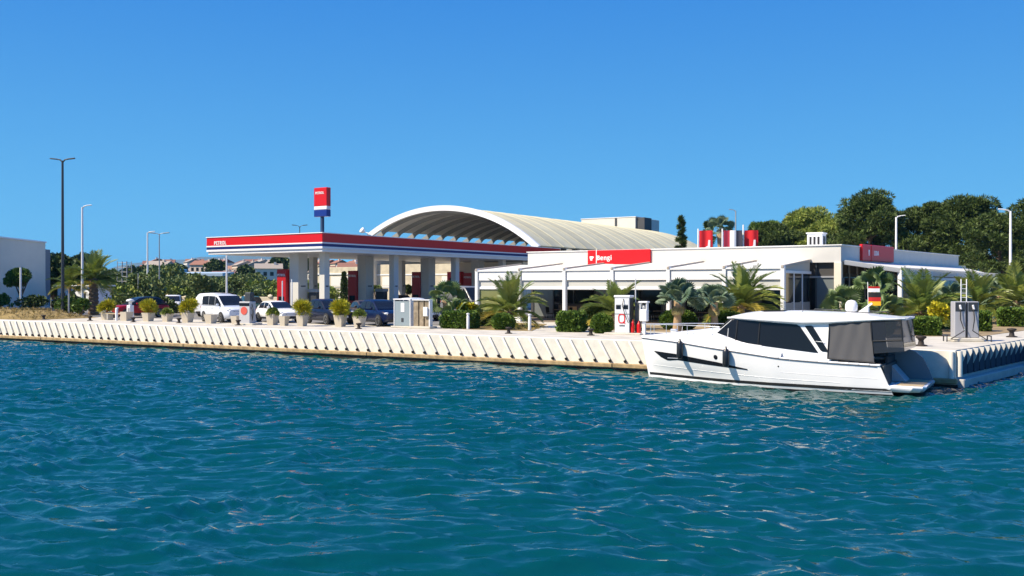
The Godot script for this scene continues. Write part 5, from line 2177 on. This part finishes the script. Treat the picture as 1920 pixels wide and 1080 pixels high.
func build_furniture() -> void:
	var wm: Material = M.white_metal
	lamp_post("tall dark twin-headed lamp post beside the palms at the end of the quay", Vector3(-73.0, G, -43.1), 13.0, 2, M.dark_metal, .5, .12, .8)
	lamp_post("white lamp post with one head before the date palm", Vector3(-72.6, G, -44.6), 9.2, 1, wm, .577, .10, .6)
	lamp_post("white lamp post of the distant pair, behind the red crossover", Vector3(-128, G, -89.7), 11.0, 1, wm, .577, .14, .9)
	lamp_post("twin-headed lamp post of the distant pair, behind the red crossover", Vector3(-128.2, G, -92.0), 10.9, 2, M.grey_metal, .577, .10, 1.2)
	lamp_post("small twin lamp showing over the canopy left of the pylon sign", Vector3(-81.6, G, -78.1), 9.7, 2, M.dark_metal, .577, .06, .7)
	lamp_post("thin lamp post rising beside the banners", Vector3(-37.3, G, -107), 11.6, 1, M.grey_metal, 3.72, .09, .6)
	lamp_post("white lamp post standing before the pines, past the second bar sign", Vector3(-18.1, G, -101.5), 9.7, 1, wm, .577, .13, .7)
	lamp_post("tall white lamp post past the end of the side awning", Vector3(-6.8, G, -91), 9.1, 1, wm, 3.72, .12, .8)
	lamp_post("slim white lamp under the canopy's far edge, before the hillside town", Vector3(-96, G, -79.0), 7.2, 1, wm, 3.72, .12, .5)
	# plain posts
	for e in [["thin white post before the pale warehouse", -83.0, -45.0, 4.2, .09], ["thin grey post with a concrete foot at the end of the quay", -70.6, -42.2, 1.9, .07], ["thin grey pole behind the silver people carrier", -96.0, -66.0, 4.0, .05], ["short white pole behind the small fuel dispenser", -49.5, -46.6, 3.0, .045], ["white pole behind the grey pump, beside the dark green car", -52.0, -48.0, 2.9, .045]]:
		var t := thing("post", e[0], "post", Vector3(e[1], G, e[2]))
		var b := Mb.new()
		b.tube([Vector3(), Vector3(0, e[3], 0)], e[4], 8)
		obj("shaft", b, wm if "white" in e[0] else M.grey_metal, t)
		b = Mb.new()
		b.box(Vector3(0, .03, 0), Vector3(.5, .08, .5), Basis(), .02)
		obj("foot", b, M.concrete, t)
	# low light posts
	for e in [["low white light post before the dry lawn, right of the long hedge", -31.0, -42.9], ["low white light post right of the round hedge, before the dry lawn", -27.2, -43.6], ["low white light post far along the side quay", -4.2, -66.0]]:
		var t := thing("light_post", e[0], "light post", Vector3(e[1], G, e[2]), 0, "low light posts")
		var b := Mb.new()
		b.lathe([Vector2(.09, 0), Vector2(.09, .74), Vector2(.075, .75), Vector2(.075, .86), Vector2(.10, .87), Vector2(.10, .93), Vector2(.001, .95)], 10, Transform3D(), true)
		obj("shaft", b, wm, t)
		b = Mb.new()
		b.lathe([Vector2(.14, 0), Vector2(.14, .02), Vector2(.095, .03)], 10)
		obj("foot_plate", b, M.grey_metal, t)
	# left fuel dispenser
	var d := thing("fuel_dispenser", "small grey fuel dispenser with red badge between the people carrier and the white car", "fuel dispenser", Vector3(-46.4, G, -39.95), .18)
	var b := Mb.new()
	b.box(Vector3(-.1, .78, 0), Vector3(.86, 1.46, .62), Basis(), .03)
	obj("casing", b, mat("casing_grey", Color(.50, .50, .51), .4), d)
	b = Mb.new()
	b.box(Vector3(.02, 1.8, -.05), Vector3(.5, .6, .4), Basis(), .05)
	obj("meter_head", b, M.dark_metal, d)
	b = Mb.new()
	b.lathe([Vector2(.001, 0), Vector2(.26, 0), Vector2(.26, .025), Vector2(.001, .025)], 18, Transform3D(Basis(Vector3.RIGHT, PI / 2), Vector3(-.12, .92, .31)), true)
	obj("red_badge", b, mat("badge_red", Color(.65, .10, .07), .4), d)
	b = Mb.new()
	b.span(Vector3(-.5, 1.22, .3), Vector3(.3, 1.42, .325), .01)
	obj("display", b, M.dark_glass, d)
	for s in [0, 1]:
		b = Mb.new()
		b.tube([Vector3(.34, 1.35 - s * .2, .1 + s * .1), Vector3(.55, .9, .2 + s * .1), Vector3(.5, .3, .25), Vector3(.38, .7, .2)], .022, 5)
		obj("hose", b, M.rubber, d)
	b = Mb.new()
	b.box(Vector3(-.05, .05, 0), Vector3(1.5, .12, 1.0), Basis(), .02)
	obj("plinth", b, M.concrete, d)
	# dispenser with the red ring
	d = thing("fuel_dispenser", "white fuel dispenser with a red ring logo, beside the boat's bow", "fuel dispenser", Vector3(-21.1, G, -43.2), .12)
	b = Mb.new()
	b.box(Vector3(0, 1.0, 0), Vector3(.82, 1.86, .62), Basis(), .025)
	obj("casing", b, mat("casing_pale", Color(.66, .68, .70), .35), d)
	b = Mb.new()
	b.box(Vector3(0, 1.98, 0), Vector3(.9, .12, .7), Basis(), .03)
	obj("cap", b, M.white, d)
	b = Mb.new()
	b.box(Vector3(.415, 1.0, 0), Vector3(.02, 1.8, .6), Basis(), .005)
	obj("side_panel", b, M.dark_metal, d)
	for x in [-.2, .2]:
		b = Mb.new()
		b.box(Vector3(x, 1.42, .31), Vector3(.27, .22, .03), Basis(), .01)
		obj("display", b, M.dark_glass, d)
	b = Mb.new()
	b.box(Vector3(0, 1.68, .31), Vector3(.7, .2, .03), Basis(), .01)
	obj("top_panel", b, M.white, d)
	b = Mb.new()
	b.box(Vector3(0, 1.06, .31), Vector3(.8, .025, .02))
	obj("trim_line", b, M.dark_metal, d)
	var ring := []
	for i in 24:
		var a := TAU * i / 24
		ring.append(Vector2(signf(cos(a)) * pow(absf(cos(a)), .62) * .165, signf(sin(a)) * pow(absf(sin(a)), .62) * .225))
	b = Mb.new()
	var rr := []
	for p in ring:
		rr.append(Vector3(-.02 + p.x, .82 + p.y, .318))
	rr.append(rr[0])
	for i in 24:
		b.bar(rr[i], rr[i + 1], .02, .055)
	b.bar(Vector3(.06, .66, .32), Vector3(.17, .56, .32), .02, .05)
	obj("ring_logo", b, M.red, d)
	words(d, "lettering", "MARINE", .055, M.dark_metal, Transform3D(Basis(), Vector3(0, .45, .315)))
	b = Mb.new()
	b.tube([Vector3(.1, 1.85, .36), Vector3(.05, 1.5, .42), Vector3(.22, 1.0, .45), Vector3(.38, .6, .42), Vector3(.44, .75, .3), Vector3(.43, 1.3, .15)], .02, 6)
	obj("hose", b, M.rubber, d)
	b = Mb.new()
	b.box(Vector3(.1, .03, 0), Vector3(2.0, .1, 1.3), Basis(), .03)
	obj("plinth", b, M.concrete, d)
	b = Mb.new()
	b.tube([Vector3(.55, 0, -.25), Vector3(.55, 2.9, -.25), Vector3(.6, 2.95, -.2)], .03, 6)
	obj("vent_pipe", b, wm, d)
	b = Mb.new()
	b.box(Vector3(.72, .9, -.2), Vector3(.25, 1.6, .3), Basis(), .03)
	obj("hose_reel", b, M.dark_metal, d)
	# extinguishers and service pillar
	for k in 2:
		var e := thing("fire_extinguisher", ["red fire extinguisher next to the dispenser with the red ring", "red fire extinguisher against the white service pillar"][k], "fire extinguisher", Vector3(-20.55 + k * .3, G + (.08 if k == 0 else 0.0), -43.1 - k * .1), 0, "fire extinguishers")
		b = Mb.new()
		b.lathe([Vector2(.09, 0), Vector2(.1, .02), Vector2(.1, .5), Vector2(.07, .58), Vector2(.03, .62), Vector2(.03, .68), Vector2(.001, .69)], 12)
		obj("bottle", b, M.red, e)
		b = Mb.new()
		b.tube([Vector3(0, .66, 0), Vector3(.1, .64, .05), Vector3(.12, .4, .06)], .014, 5)
		obj("nozzle", b, M.black, e)
	d = thing("service_pillar", "white service pillar with a hooded lamp right of the fire extinguishers", "service pillar", Vector3(-19.95, G, -43.2), .1)
	b = Mb.new()
	b.box(Vector3(0, .35, 0), Vector3(.16, .7, .16), Basis(), .01)
	obj("leg", b, wm, d)
	b = Mb.new()
	b.box(Vector3(0, 1.0, 0), Vector3(.42, .62, .34), Basis(), .04)
	obj("box", b, wm, d)
	for s in [-1, 1]:
		b = Mb.new()
		b.box(Vector3(.17 * s, 1.45, 0), Vector3(.05, .4, .3), Basis(), .01)
		obj("cheek", b, wm, d)
	b = Mb.new()
	b.box(Vector3(0, 1.69, 0), Vector3(.5, .09, .42), Basis(), .025)
	obj("hood", b, wm, d)
	b = Mb.new()
	b.lathe([Vector2(.09, 1.3), Vector2(.1, 1.5), Vector2(.05, 1.55), Vector2(.001, 1.56)], 10)
	obj("lamp_glass", b, M.grey_metal, d)
	# grey dispenser on the side quay
	d = thing("fuel_dispenser", "tall grey fuel dispenser with two black hoses on the open side quay", "fuel dispenser", Vector3(-5.3, G, -46.2), .45)
	for s in [-1, 1]:
		b = Mb.new()
		b.box(Vector3(.28 * s, .99, 0), Vector3(.5, 1.66, .52), Basis(), .03)
		obj("column", b, mat("dispenser_grey", Color(.40, .40, .42), .45, .1), d)
		b = Mb.new()
		b.box(Vector3(.28 * s, 1.58, .262), Vector3(.42, .42, .02), Basis(), .008)
		obj("face_plate", b, M.dark_metal, d)
		b = Mb.new()
		b.box(Vector3(.28 * s, 1.56, .30), Vector3(.09, .22, .08), Basis(Vector3(0, 0, 1), .25), .02)
		obj("nozzle", b, wm, d)
		b = Mb.new()
		b.tube([Vector3(.28 * s, 1.48, .32), Vector3(.30 * s, 1.0, .36), Vector3(.18 * s, .5, .5), Vector3(-.1 + .75 * s, .13, .75), Vector3(.6 * s, .11, .95)], .024, 6)
		obj("hose", b, M.rubber, d)
	b = Mb.new()
	b.box(Vector3(0, 1.0, .265), Vector3(.045, 1.6, .03))
	obj("joint", b, M.black, d)
	b = Mb.new()
	b.box(Vector3(0, .08, .1), Vector3(1.35, .16, .95), Basis(), .03)
	obj("plinth", b, M.concrete, d)
	for s in [-1, 1]:
		b = Mb.new()
		b.tube([Vector3(s * .12, 1.8, -.1), Vector3(s * .12, 2.85, -.1)], .025, 6)
		obj("vent_pipe", b, wm, d)
		b = Mb.new()
		b.tube([Vector3(s * .95, 0, .1), Vector3(s * .95, .26, .1), Vector3(s * .95, .26, .55), Vector3(s * .95, 0, .55)], .03, 6)
		obj("guard_rail", b, M.dark_metal, d)
	for k in 4:
		b = Mb.new()
		b.tube([Vector3(-.12, 2.0 + k * .2, -.1), Vector3(.12, 2.0 + k * .2, -.1)], .012, 5)
		obj("pipe_rung", b, wm, d)
	# utility cabinet and weathered service pillar
	d = thing("utility_cabinet", "blue-grey utility cabinet in a white frame beside the navy crossover", "cabinet", Vector3(-35.5, G, -42.6), .1)
	b = Mb.new()
	b.box(Vector3(0, .85, 0), Vector3(1.12, 1.5, .6), Basis(), .02)
	obj("cabinet_box", b, mat("cabinet_blue", Color(.24, .30, .33), .5), d)
	for s in [-1, 1]:
		b = Mb.new()
		b.span(Vector3(s * .58 - .03, .1, -.33), Vector3(s * .58 + .03, 1.68, .33), .01)
		obj("frame_side", b, wm, d)
	b = Mb.new()
	b.span(Vector3(-.64, 1.68, -.36), Vector3(.64, 1.75, .36), .015)
	obj("frame_top", b, wm, d)
	b = Mb.new()
	b.span(Vector3(-.75, 0, -.45), Vector3(.75, .1, .45), .02)
	obj("plinth", b, M.concrete, d)
	b = Mb.new()
	b.span(Vector3(-.1, .95, .30), Vector3(.16, 1.5, .315), .004)
	obj("door_sheet", b, wm, d)
	b = Mb.new()
	b.span(Vector3(-.07, .35, .30), Vector3(.09, .58, .318), .004)
	obj("lock_plate", b, M.dark_metal, d)
	d = thing("weathered_pillar", "weathered tan service panel with a white meter box, right of the utility cabinet", "service pillar", Vector3(-33.85, G, -42.3), .1)
	for q in [[-.45, .34], [-.05, .30], [.32, .28]]:
		b = Mb.new()
		b.span(Vector3(q[0] - q[1] * .5, .12, -.12), Vector3(q[0] + q[1] * .5, 1.66, .12), .012)
		obj("board", b, worn("weathered_tan", Color(.36, .29, .20), .85, noise_tex("blotch", .008, .5, 1.2, 5), .6), d)
	b = Mb.new()
	b.span(Vector3(-.68, 1.66, -.2), Vector3(.56, 1.72, .2), .01)
	obj("top_rail", b, wm, d)
	b = Mb.new()
	b.span(Vector3(.48, .1, -.16), Vector3(.56, 1.66, .16), .01)
	obj("end_post", b, wm, d)
	b = Mb.new()
	b.box(Vector3(.3, 1.0, .2), Vector3(.3, .55, .16), Basis(), .03)
	obj("meter_box", b, M.white, d)
	b = Mb.new()
	b.span(Vector3(-.75, 0, -.4), Vector3(.72, .13, .4), .02)
	obj("plinth", b, M.concrete, d)
	# bench and shore pedestal by the first planter
	d = thing("quay_bench", "plain wooden bench between the first planter and the white pedestal", "bench", Vector3(-60.9, G, -40.1), .08)
	for k in 3:
		b = Mb.new()
		b.box(Vector3(0, .47, -.2 + k * .18), Vector3(1.9, .06, .15), Basis(), .012)
		obj("slat", b, mat("bench_wood", Color(.42, .34, .20), .8), d)
	for s in [-1, 1]:
		b = Mb.new()
		b.box(Vector3(s * .75, .22, 0), Vector3(.12, .44, .5), Basis(), .02)
		obj("leg", b, M.concrete, d)
	d = thing("shore_pedestal", "white shore power pedestal with a domed cap left of the red crossover", "pedestal", Vector3(-60.0, G, -40.6), 0)
	b = Mb.new()
	b.box(Vector3(0, .55, 0), Vector3(.42, 1.1, .34), Basis(), .03)
	obj("body", b, wm, d)
	b = Mb.new()
	b.lathe([Vector2(.1, 1.1), Vector2(.12, 1.35), Vector2(.3, 1.38), Vector2(.26, 1.5), Vector2(.001, 1.58)], 14)
	obj("cap", b, M.white, d)
	b = Mb.new()
	b.box(Vector3(.05, .75, .175), Vector3(.2, .3, .02), Basis(), .006)
	obj("socket_plate", b, M.grey_metal, d)
	d = thing("bollard_light", "short white bollard beside the planter block before the red crossover", "bollard", Vector3(-59.7, G, -39.3))
	b = Mb.new()
	b.lathe([Vector2(.1, 0), Vector2(.1, .85), Vector2(.07, .92), Vector2(.001, .93)], 12)
	obj("shaft", b, wm, d)
	# traffic sign beyond the first columns, motorbike under the canopy
	d = thing("road_sign", "small blue sign with a white plate beyond the corner column", "sign", Vector3(-69.2, G, -68.3), .5)
	b = Mb.new()
	b.tube([Vector3(), Vector3(0, 3.1, 0)], .035, 6)
	obj("pole", b, M.grey_metal, d)
	b = Mb.new()
	b.box(Vector3(0, 2.7, .05), Vector3(.55, .6, .03), Basis(), .01)
	obj("blue_plate", b, mat("sign_sky", Color(.02, .22, .55), .4), d)
	b = Mb.new()
	b.box(Vector3(0, 2.2, .05), Vector3(.5, .28, .03), Basis(), .01)
	obj("white_plate", b, M.white, d)

# ---------------------------------------------------------------- the far left: warehouse, shrubs, town
func beside(b: float) -> String:
	# what stands in front of a far thing, by its bearing
	var names := [[-43.5, "behind the date palm"], [-41.0, "left of the lattice tower"], [-38.5, "right of the lattice tower"], [-36, "over the red car"], [-33.5, "past the white hatchback"], [-31, "over the silver people carrier"], [-28.5, "over the dark green car"], [-26, "left of the nearest pump cabinet"], [-22, "behind the nearest pump cabinet"], [-18, "past the corner column"], [-10, "by the cypress"]]
	for n in names:
		if b < n[0]:
			return n[1]
	return "behind the canopy columns"

func build_far() -> void:
	var xa := Vector3(-90.5, 0, -54.0)
	# pale warehouse at the left edge, seen along its shaded long wall
	var w := thing("pale_warehouse", "plain pale grey warehouse in the shade at the edge of the photo", "building")
	var far_end := Vector2(-98.9, -56.4)
	var near := Vector2(-92.5, -48.1)
	var d := (near - far_end).normalized()
	var n := Vector2(-d.y, d.x) * -1.0
	if n.x < 0:
		n = -n
	var bs := Basis(Vector3(d.x, 0, d.y), Vector3.UP, Vector3(d.x, 0, d.y).cross(Vector3.UP))
	var mid := far_end + d * 16.0 - n * 10.0
	var b := Mb.new()
	b.box(Vector3(mid.x, G + 3.65, mid.y), Vector3(32.0, 7.3, 20.0), bs, .03)
	obj("wall", b, M.grey_plaster, w)
	b = Mb.new()
	b.box(Vector3(mid.x, G + 7.38, mid.y), Vector3(32.2, .16, 20.2), bs, .02)
	obj("coping", b, M.white_metal, w)
	b = Mb.new()
	var c := far_end - d * .75 - n * 1.3
	b.box(Vector3(c.x, G + 3.3, c.y), Vector3(1.5, 6.6, 2.4), bs, .03)
	obj("end_annex", b, mat("annex_grey", Color(.20, .22, .24), .8), w)
	b = Mb.new()
	var sx := facing(Vector3(d.y, 0, -d.x), Vector3(far_end.x, G, far_end.y))
	var fl := [Vector2(0, 0), Vector2(0, 2.6)]
	for i in 9:
		var t := i / 8.0
		fl.append(Vector2(1.35 * pow(t, 2.2), 2.6 * (1.0 - t)))
	b.extr(fl, -.25, .0, Transform3D(Basis(Vector3(-d.x, 0, -d.y), Vector3.UP, Vector3(n.x, 0, n.y)), Vector3(far_end.x, G, far_end.y)))
	obj("flared_buttress", b, M.grey_plaster, w)
	# low white house half hidden by the palms
	var h := thing("white_house", "low white house half hidden behind the date palm", "house")
	b = Mb.new()
	b.span(Vector3(-95.0, G, -58), Vector3(-89.0, 3.9, -55.5), .03)
	obj("wall", b, M.white, h)
	b = Mb.new()
	b.span(Vector3(-95.3, 3.9, -58.3), Vector3(-88.7, 4.05, -55.2), .02)
	obj("roof", b, M.white, h)
	for k in 3:
		b = Mb.new()
		b.span(Vector3(-94.4 + k * 1.9, 2.1, -55.52), Vector3(-93.5 + k * 1.9, 3.2, -55.46), .01)
		obj("window", b, M.dark_glass, h)
	# low rubble wall
	var rw := thing("rubble_wall", "low cream rubble wall behind the red crossover", "wall")
	b = Mb.new()
	var r := RandomNumberGenerator.new()
	r.seed = 77
	b.bar(Vector3(-118, G + .5, -78), Vector3(-88, G + .5, -82), .5, 1.1, .05)
	obj("core", b, M.cream_stone, rw)
	for i in 60:
		var t := r.randf()
		b = Mb.new()
		b.ball(Vector3(lerpf(-118, -88, t), G + r.randf_range(.1, 1.15), lerpf(-78, -82, t) + .28), Vector3(r.randf_range(.3, .55), r.randf_range(.18, .3), .2), 7)
		obj("stone", b, M.cream_stone, rw)
	# lattice tower
	var tw := thing("lattice_tower", "grey lattice tower standing in the scrub behind the red crossover", "tower", Vector3(-117.5, G, -78.6), .3)
	for x in [-.9, 0, .9]:
		for z in [-.6, .6]:
			b = Mb.new()
			b.tube([Vector3(x, 0, z), Vector3(x * .85, 6.0, z * .85)], .055, 5)
			obj("leg", b, M.grey_metal, tw)
	for k in 9:
		b = Mb.new()
		var s := lerpf(1.0, .86, k / 8.0)
		for z in [-.6, .6]:
			b.tube([Vector3(-.9 * s, .5 + k * .66, z * s), Vector3(.9 * s, .5 + k * .66, z * s)], .03, 4)
		for x in [-.9, .9]:
			b.tube([Vector3(x * s, .5 + k * .66, -.6 * s), Vector3(x * s, .5 + k * .66, .6 * s)], .03, 4)
		obj("brace", b, M.grey_metal, tw)
	# scrub and trees: a few kinds, each copied
	var protos := []
	var kinds := [["scrub_bush", "bush", Vector3(2.6, 1.5, 2.4), 2, 420, .42, .2], ["scrub_bush", "bush", Vector3(2.2, 1.3, 2.2), 4, 420, .40, .1], ["dark_tree", "tree", Vector3(3.4, 2.9, 3.2), 1, 650, .55, 1.4], ["olive_tree", "tree", Vector3(2.9, 1.9, 2.8), 4, 520, .45, 1.3]]
	for k in kinds:
		protos.append(shrub(k[0], "", k[1], Vector3(), k[2], k[3], k[4], "leaf", k[5], k[6]))
	var used_first := [false, false, false, false]
	var spots := []
	# [how far, across, kind, size]: across is the bearing off the line of sight in hundredths
	for i in 34:
		spots.append([r.randf_range(112, 165), r.randf_range(-46, -20), [0, 1, 0, 3][i % 4], r.randf_range(.6, .95)])
	for i in 30:
		spots.append([r.randf_range(165, 240), r.randf_range(-50, -14), [0, 3, 1, 0][i % 4], r.randf_range(.9, 1.3)])
	for i in 26:
		spots.append([r.randf_range(240, 330), r.randf_range(-52, -12), [2, 3, 0, 0][i % 4], r.randf_range(.8, 1.15)])
	for i in 12:
		spots.append([r.randf_range(330, 520), r.randf_range(-52, -8), 2, r.randf_range(1.0, 1.6)])
	# a dark stand behind the palms
	for i in 9:
		spots.append([r.randf_range(118, 150), r.randf_range(-53, -45.5), 2, r.randf_range(.62, .9)])
	var words_ := ["light green scrub bush", "grey-green scrub bush", "dark bushy tree", "olive tree"]
	for s in spots:
		var dist: float = s[0]
		var a := deg_to_rad(33.078) - atan(s[1] / 100.0)
		var p := Vector3(-sin(a) * dist, 0, -cos(a) * dist)
		p.y = land_height(p.x, p.z)
		var zone := "beyond the yard, " if dist < 140 else ("well beyond the yard, " if dist < 165 else ("halfway to the town, " if dist < 205 else ("nearer the town, " if dist < 250 else ("below the town, " if dist < 330 else "among the hillside houses, "))))
		var label: String = ("small " if s[3] < .8 else ("tall " if s[3] > 1.15 else "")) + words_[s[2]] + " " + zone + beside(s[1])
		var gr: String = label
		if not used_first[s[2]]:
			used_first[s[2]] = true
			var o: Node3D = protos[s[2]]
			o.position = p
			o.scale = Vector3.ONE * s[3]
			tag(o, label, kinds[s[2]][1], gr)
		else:
			dup(protos[s[2]], p, r.randf() * TAU, label, gr, s[3])
	# houses on the hill
	var walls := [Color(.66, .60, .50), Color(.74, .71, .66), Color(.60, .50, .40), Color(.70, .66, .58)]
	var roofs := [Color(.28, .13, .085), Color(.33, .18, .11), Color(.34, .29, .24), Color(.23, .11, .08)]
	var wt := ["cream", "white", "tan", "pale"]
	var rt := ["red-tiled", "orange-tiled", "grey-brown", "dark red-tiled"]
	var used_labels := {}
	for i in 70:
		var dist := r.randf_range(330, 600)
		var px := lerpf(-46.0, -12.0, pow(r.randf(), .6))
		var a := deg_to_rad(33.078) - atan(px / 100.0)
		var p := Vector3(-sin(a) * dist, 0, -cos(a) * dist)
		p.y = land_height(p.x, p.z) - .5
		var k := r.randi() % 4
		var q := r.randi() % 4
		var st := 1 + r.randi() % 2
		var lab := "%s %s-storey house with %s roof %s" % [wt[k], ["one", "two", "three"][st - 1], rt[q], beside(px)]
		var o := thing("hill_house", lab, "house", p, r.randf_range(-.5, .9), lab.replace("house", "houses"))
		var sx2 := r.randf_range(6, 11)
		var sz := r.randf_range(6.5, 9)
		var hh := 1.0 + st * 2.9
		b = Mb.new()
		b.box(Vector3(0, hh / 2, 0), Vector3(sx2, hh, sz))
		obj("wall", b, mat("house_wall_%d" % k, walls[k], .85), o)
		b = Mb.new()
		b.extr([Vector2(-sz / 2 - .5, 0), Vector2(sz / 2 + .5, 0), Vector2(0, 1.9)], -sx2 / 2 - .4, sx2 / 2 + .4, Transform3D(Basis(Vector3.BACK, Vector3.UP, Vector3.LEFT), Vector3(0, hh, 0)))
		var ro := obj("roof", b, mat("house_roof_%d" % q, roofs[q], .85), o)
		b = Mb.new()
		b.box(Vector3(sx2 * .25, 1.6, .8), Vector3(.8, 1.6, .8))
		ro.position = Vector3()
		obj("chimney", b, mat("house_wall_%d" % k, walls[k], .85), ro).position.y = hh
		for f in st:
			for e in 4:
				b = Mb.new()
				b.box(Vector3(-sx2 * .38 + e * sx2 * .25, 2.0 + f * 2.9, sz / 2), Vector3(1.2, 1.4, .12))
				obj("window", b, M.dark_glass, o)
	# two long sheds with blue roofs
	for e in [["long shed with a bright blue roof below the hillside town", -225.8, -163.2, 11.0, .42], ["second long shed with a pale blue roof, nearer the canopy", -224.8, -177.0, 15.0, .42]]:
		var o := thing("blue_shed", e[0], "shed", Vector3(e[1], land_height(e[1], e[2]), e[2]), e[4], "blue-roofed sheds")
		var base: float = land_height(e[1], e[2])
		var top := (8.6 if e[3] < 12 else 8.0) - base
		b = Mb.new()
		b.box(Vector3(0, (top - 1.0) / 2, 0), Vector3(e[3] * .95, top - 1.0, 7.0))
		obj("wall", b, mat("shed_wall", Color(.50, .52, .52), .8), o)
		b = Mb.new()
		b.box(Vector3(0, top - .6, 0), Vector3(e[3], .9, 7.6), Basis(Vector3.RIGHT, .06), .03)
		obj("roof", b, mat("shed_blue", Color(.10, .36, .58), .5) if e[3] < 12 else mat("shed_pale", Color(.42, .54, .64), .5), o)
		for k in 5:
			b = Mb.new()
			b.box(Vector3(-e[3] * .4 + k * e[3] * .2, (top - 1.0) / 2, 3.5), Vector3(.9, top - 1.4, .1))
			obj("door", b, mat("shed_door", Color(.16, .18, .20), .6), o)
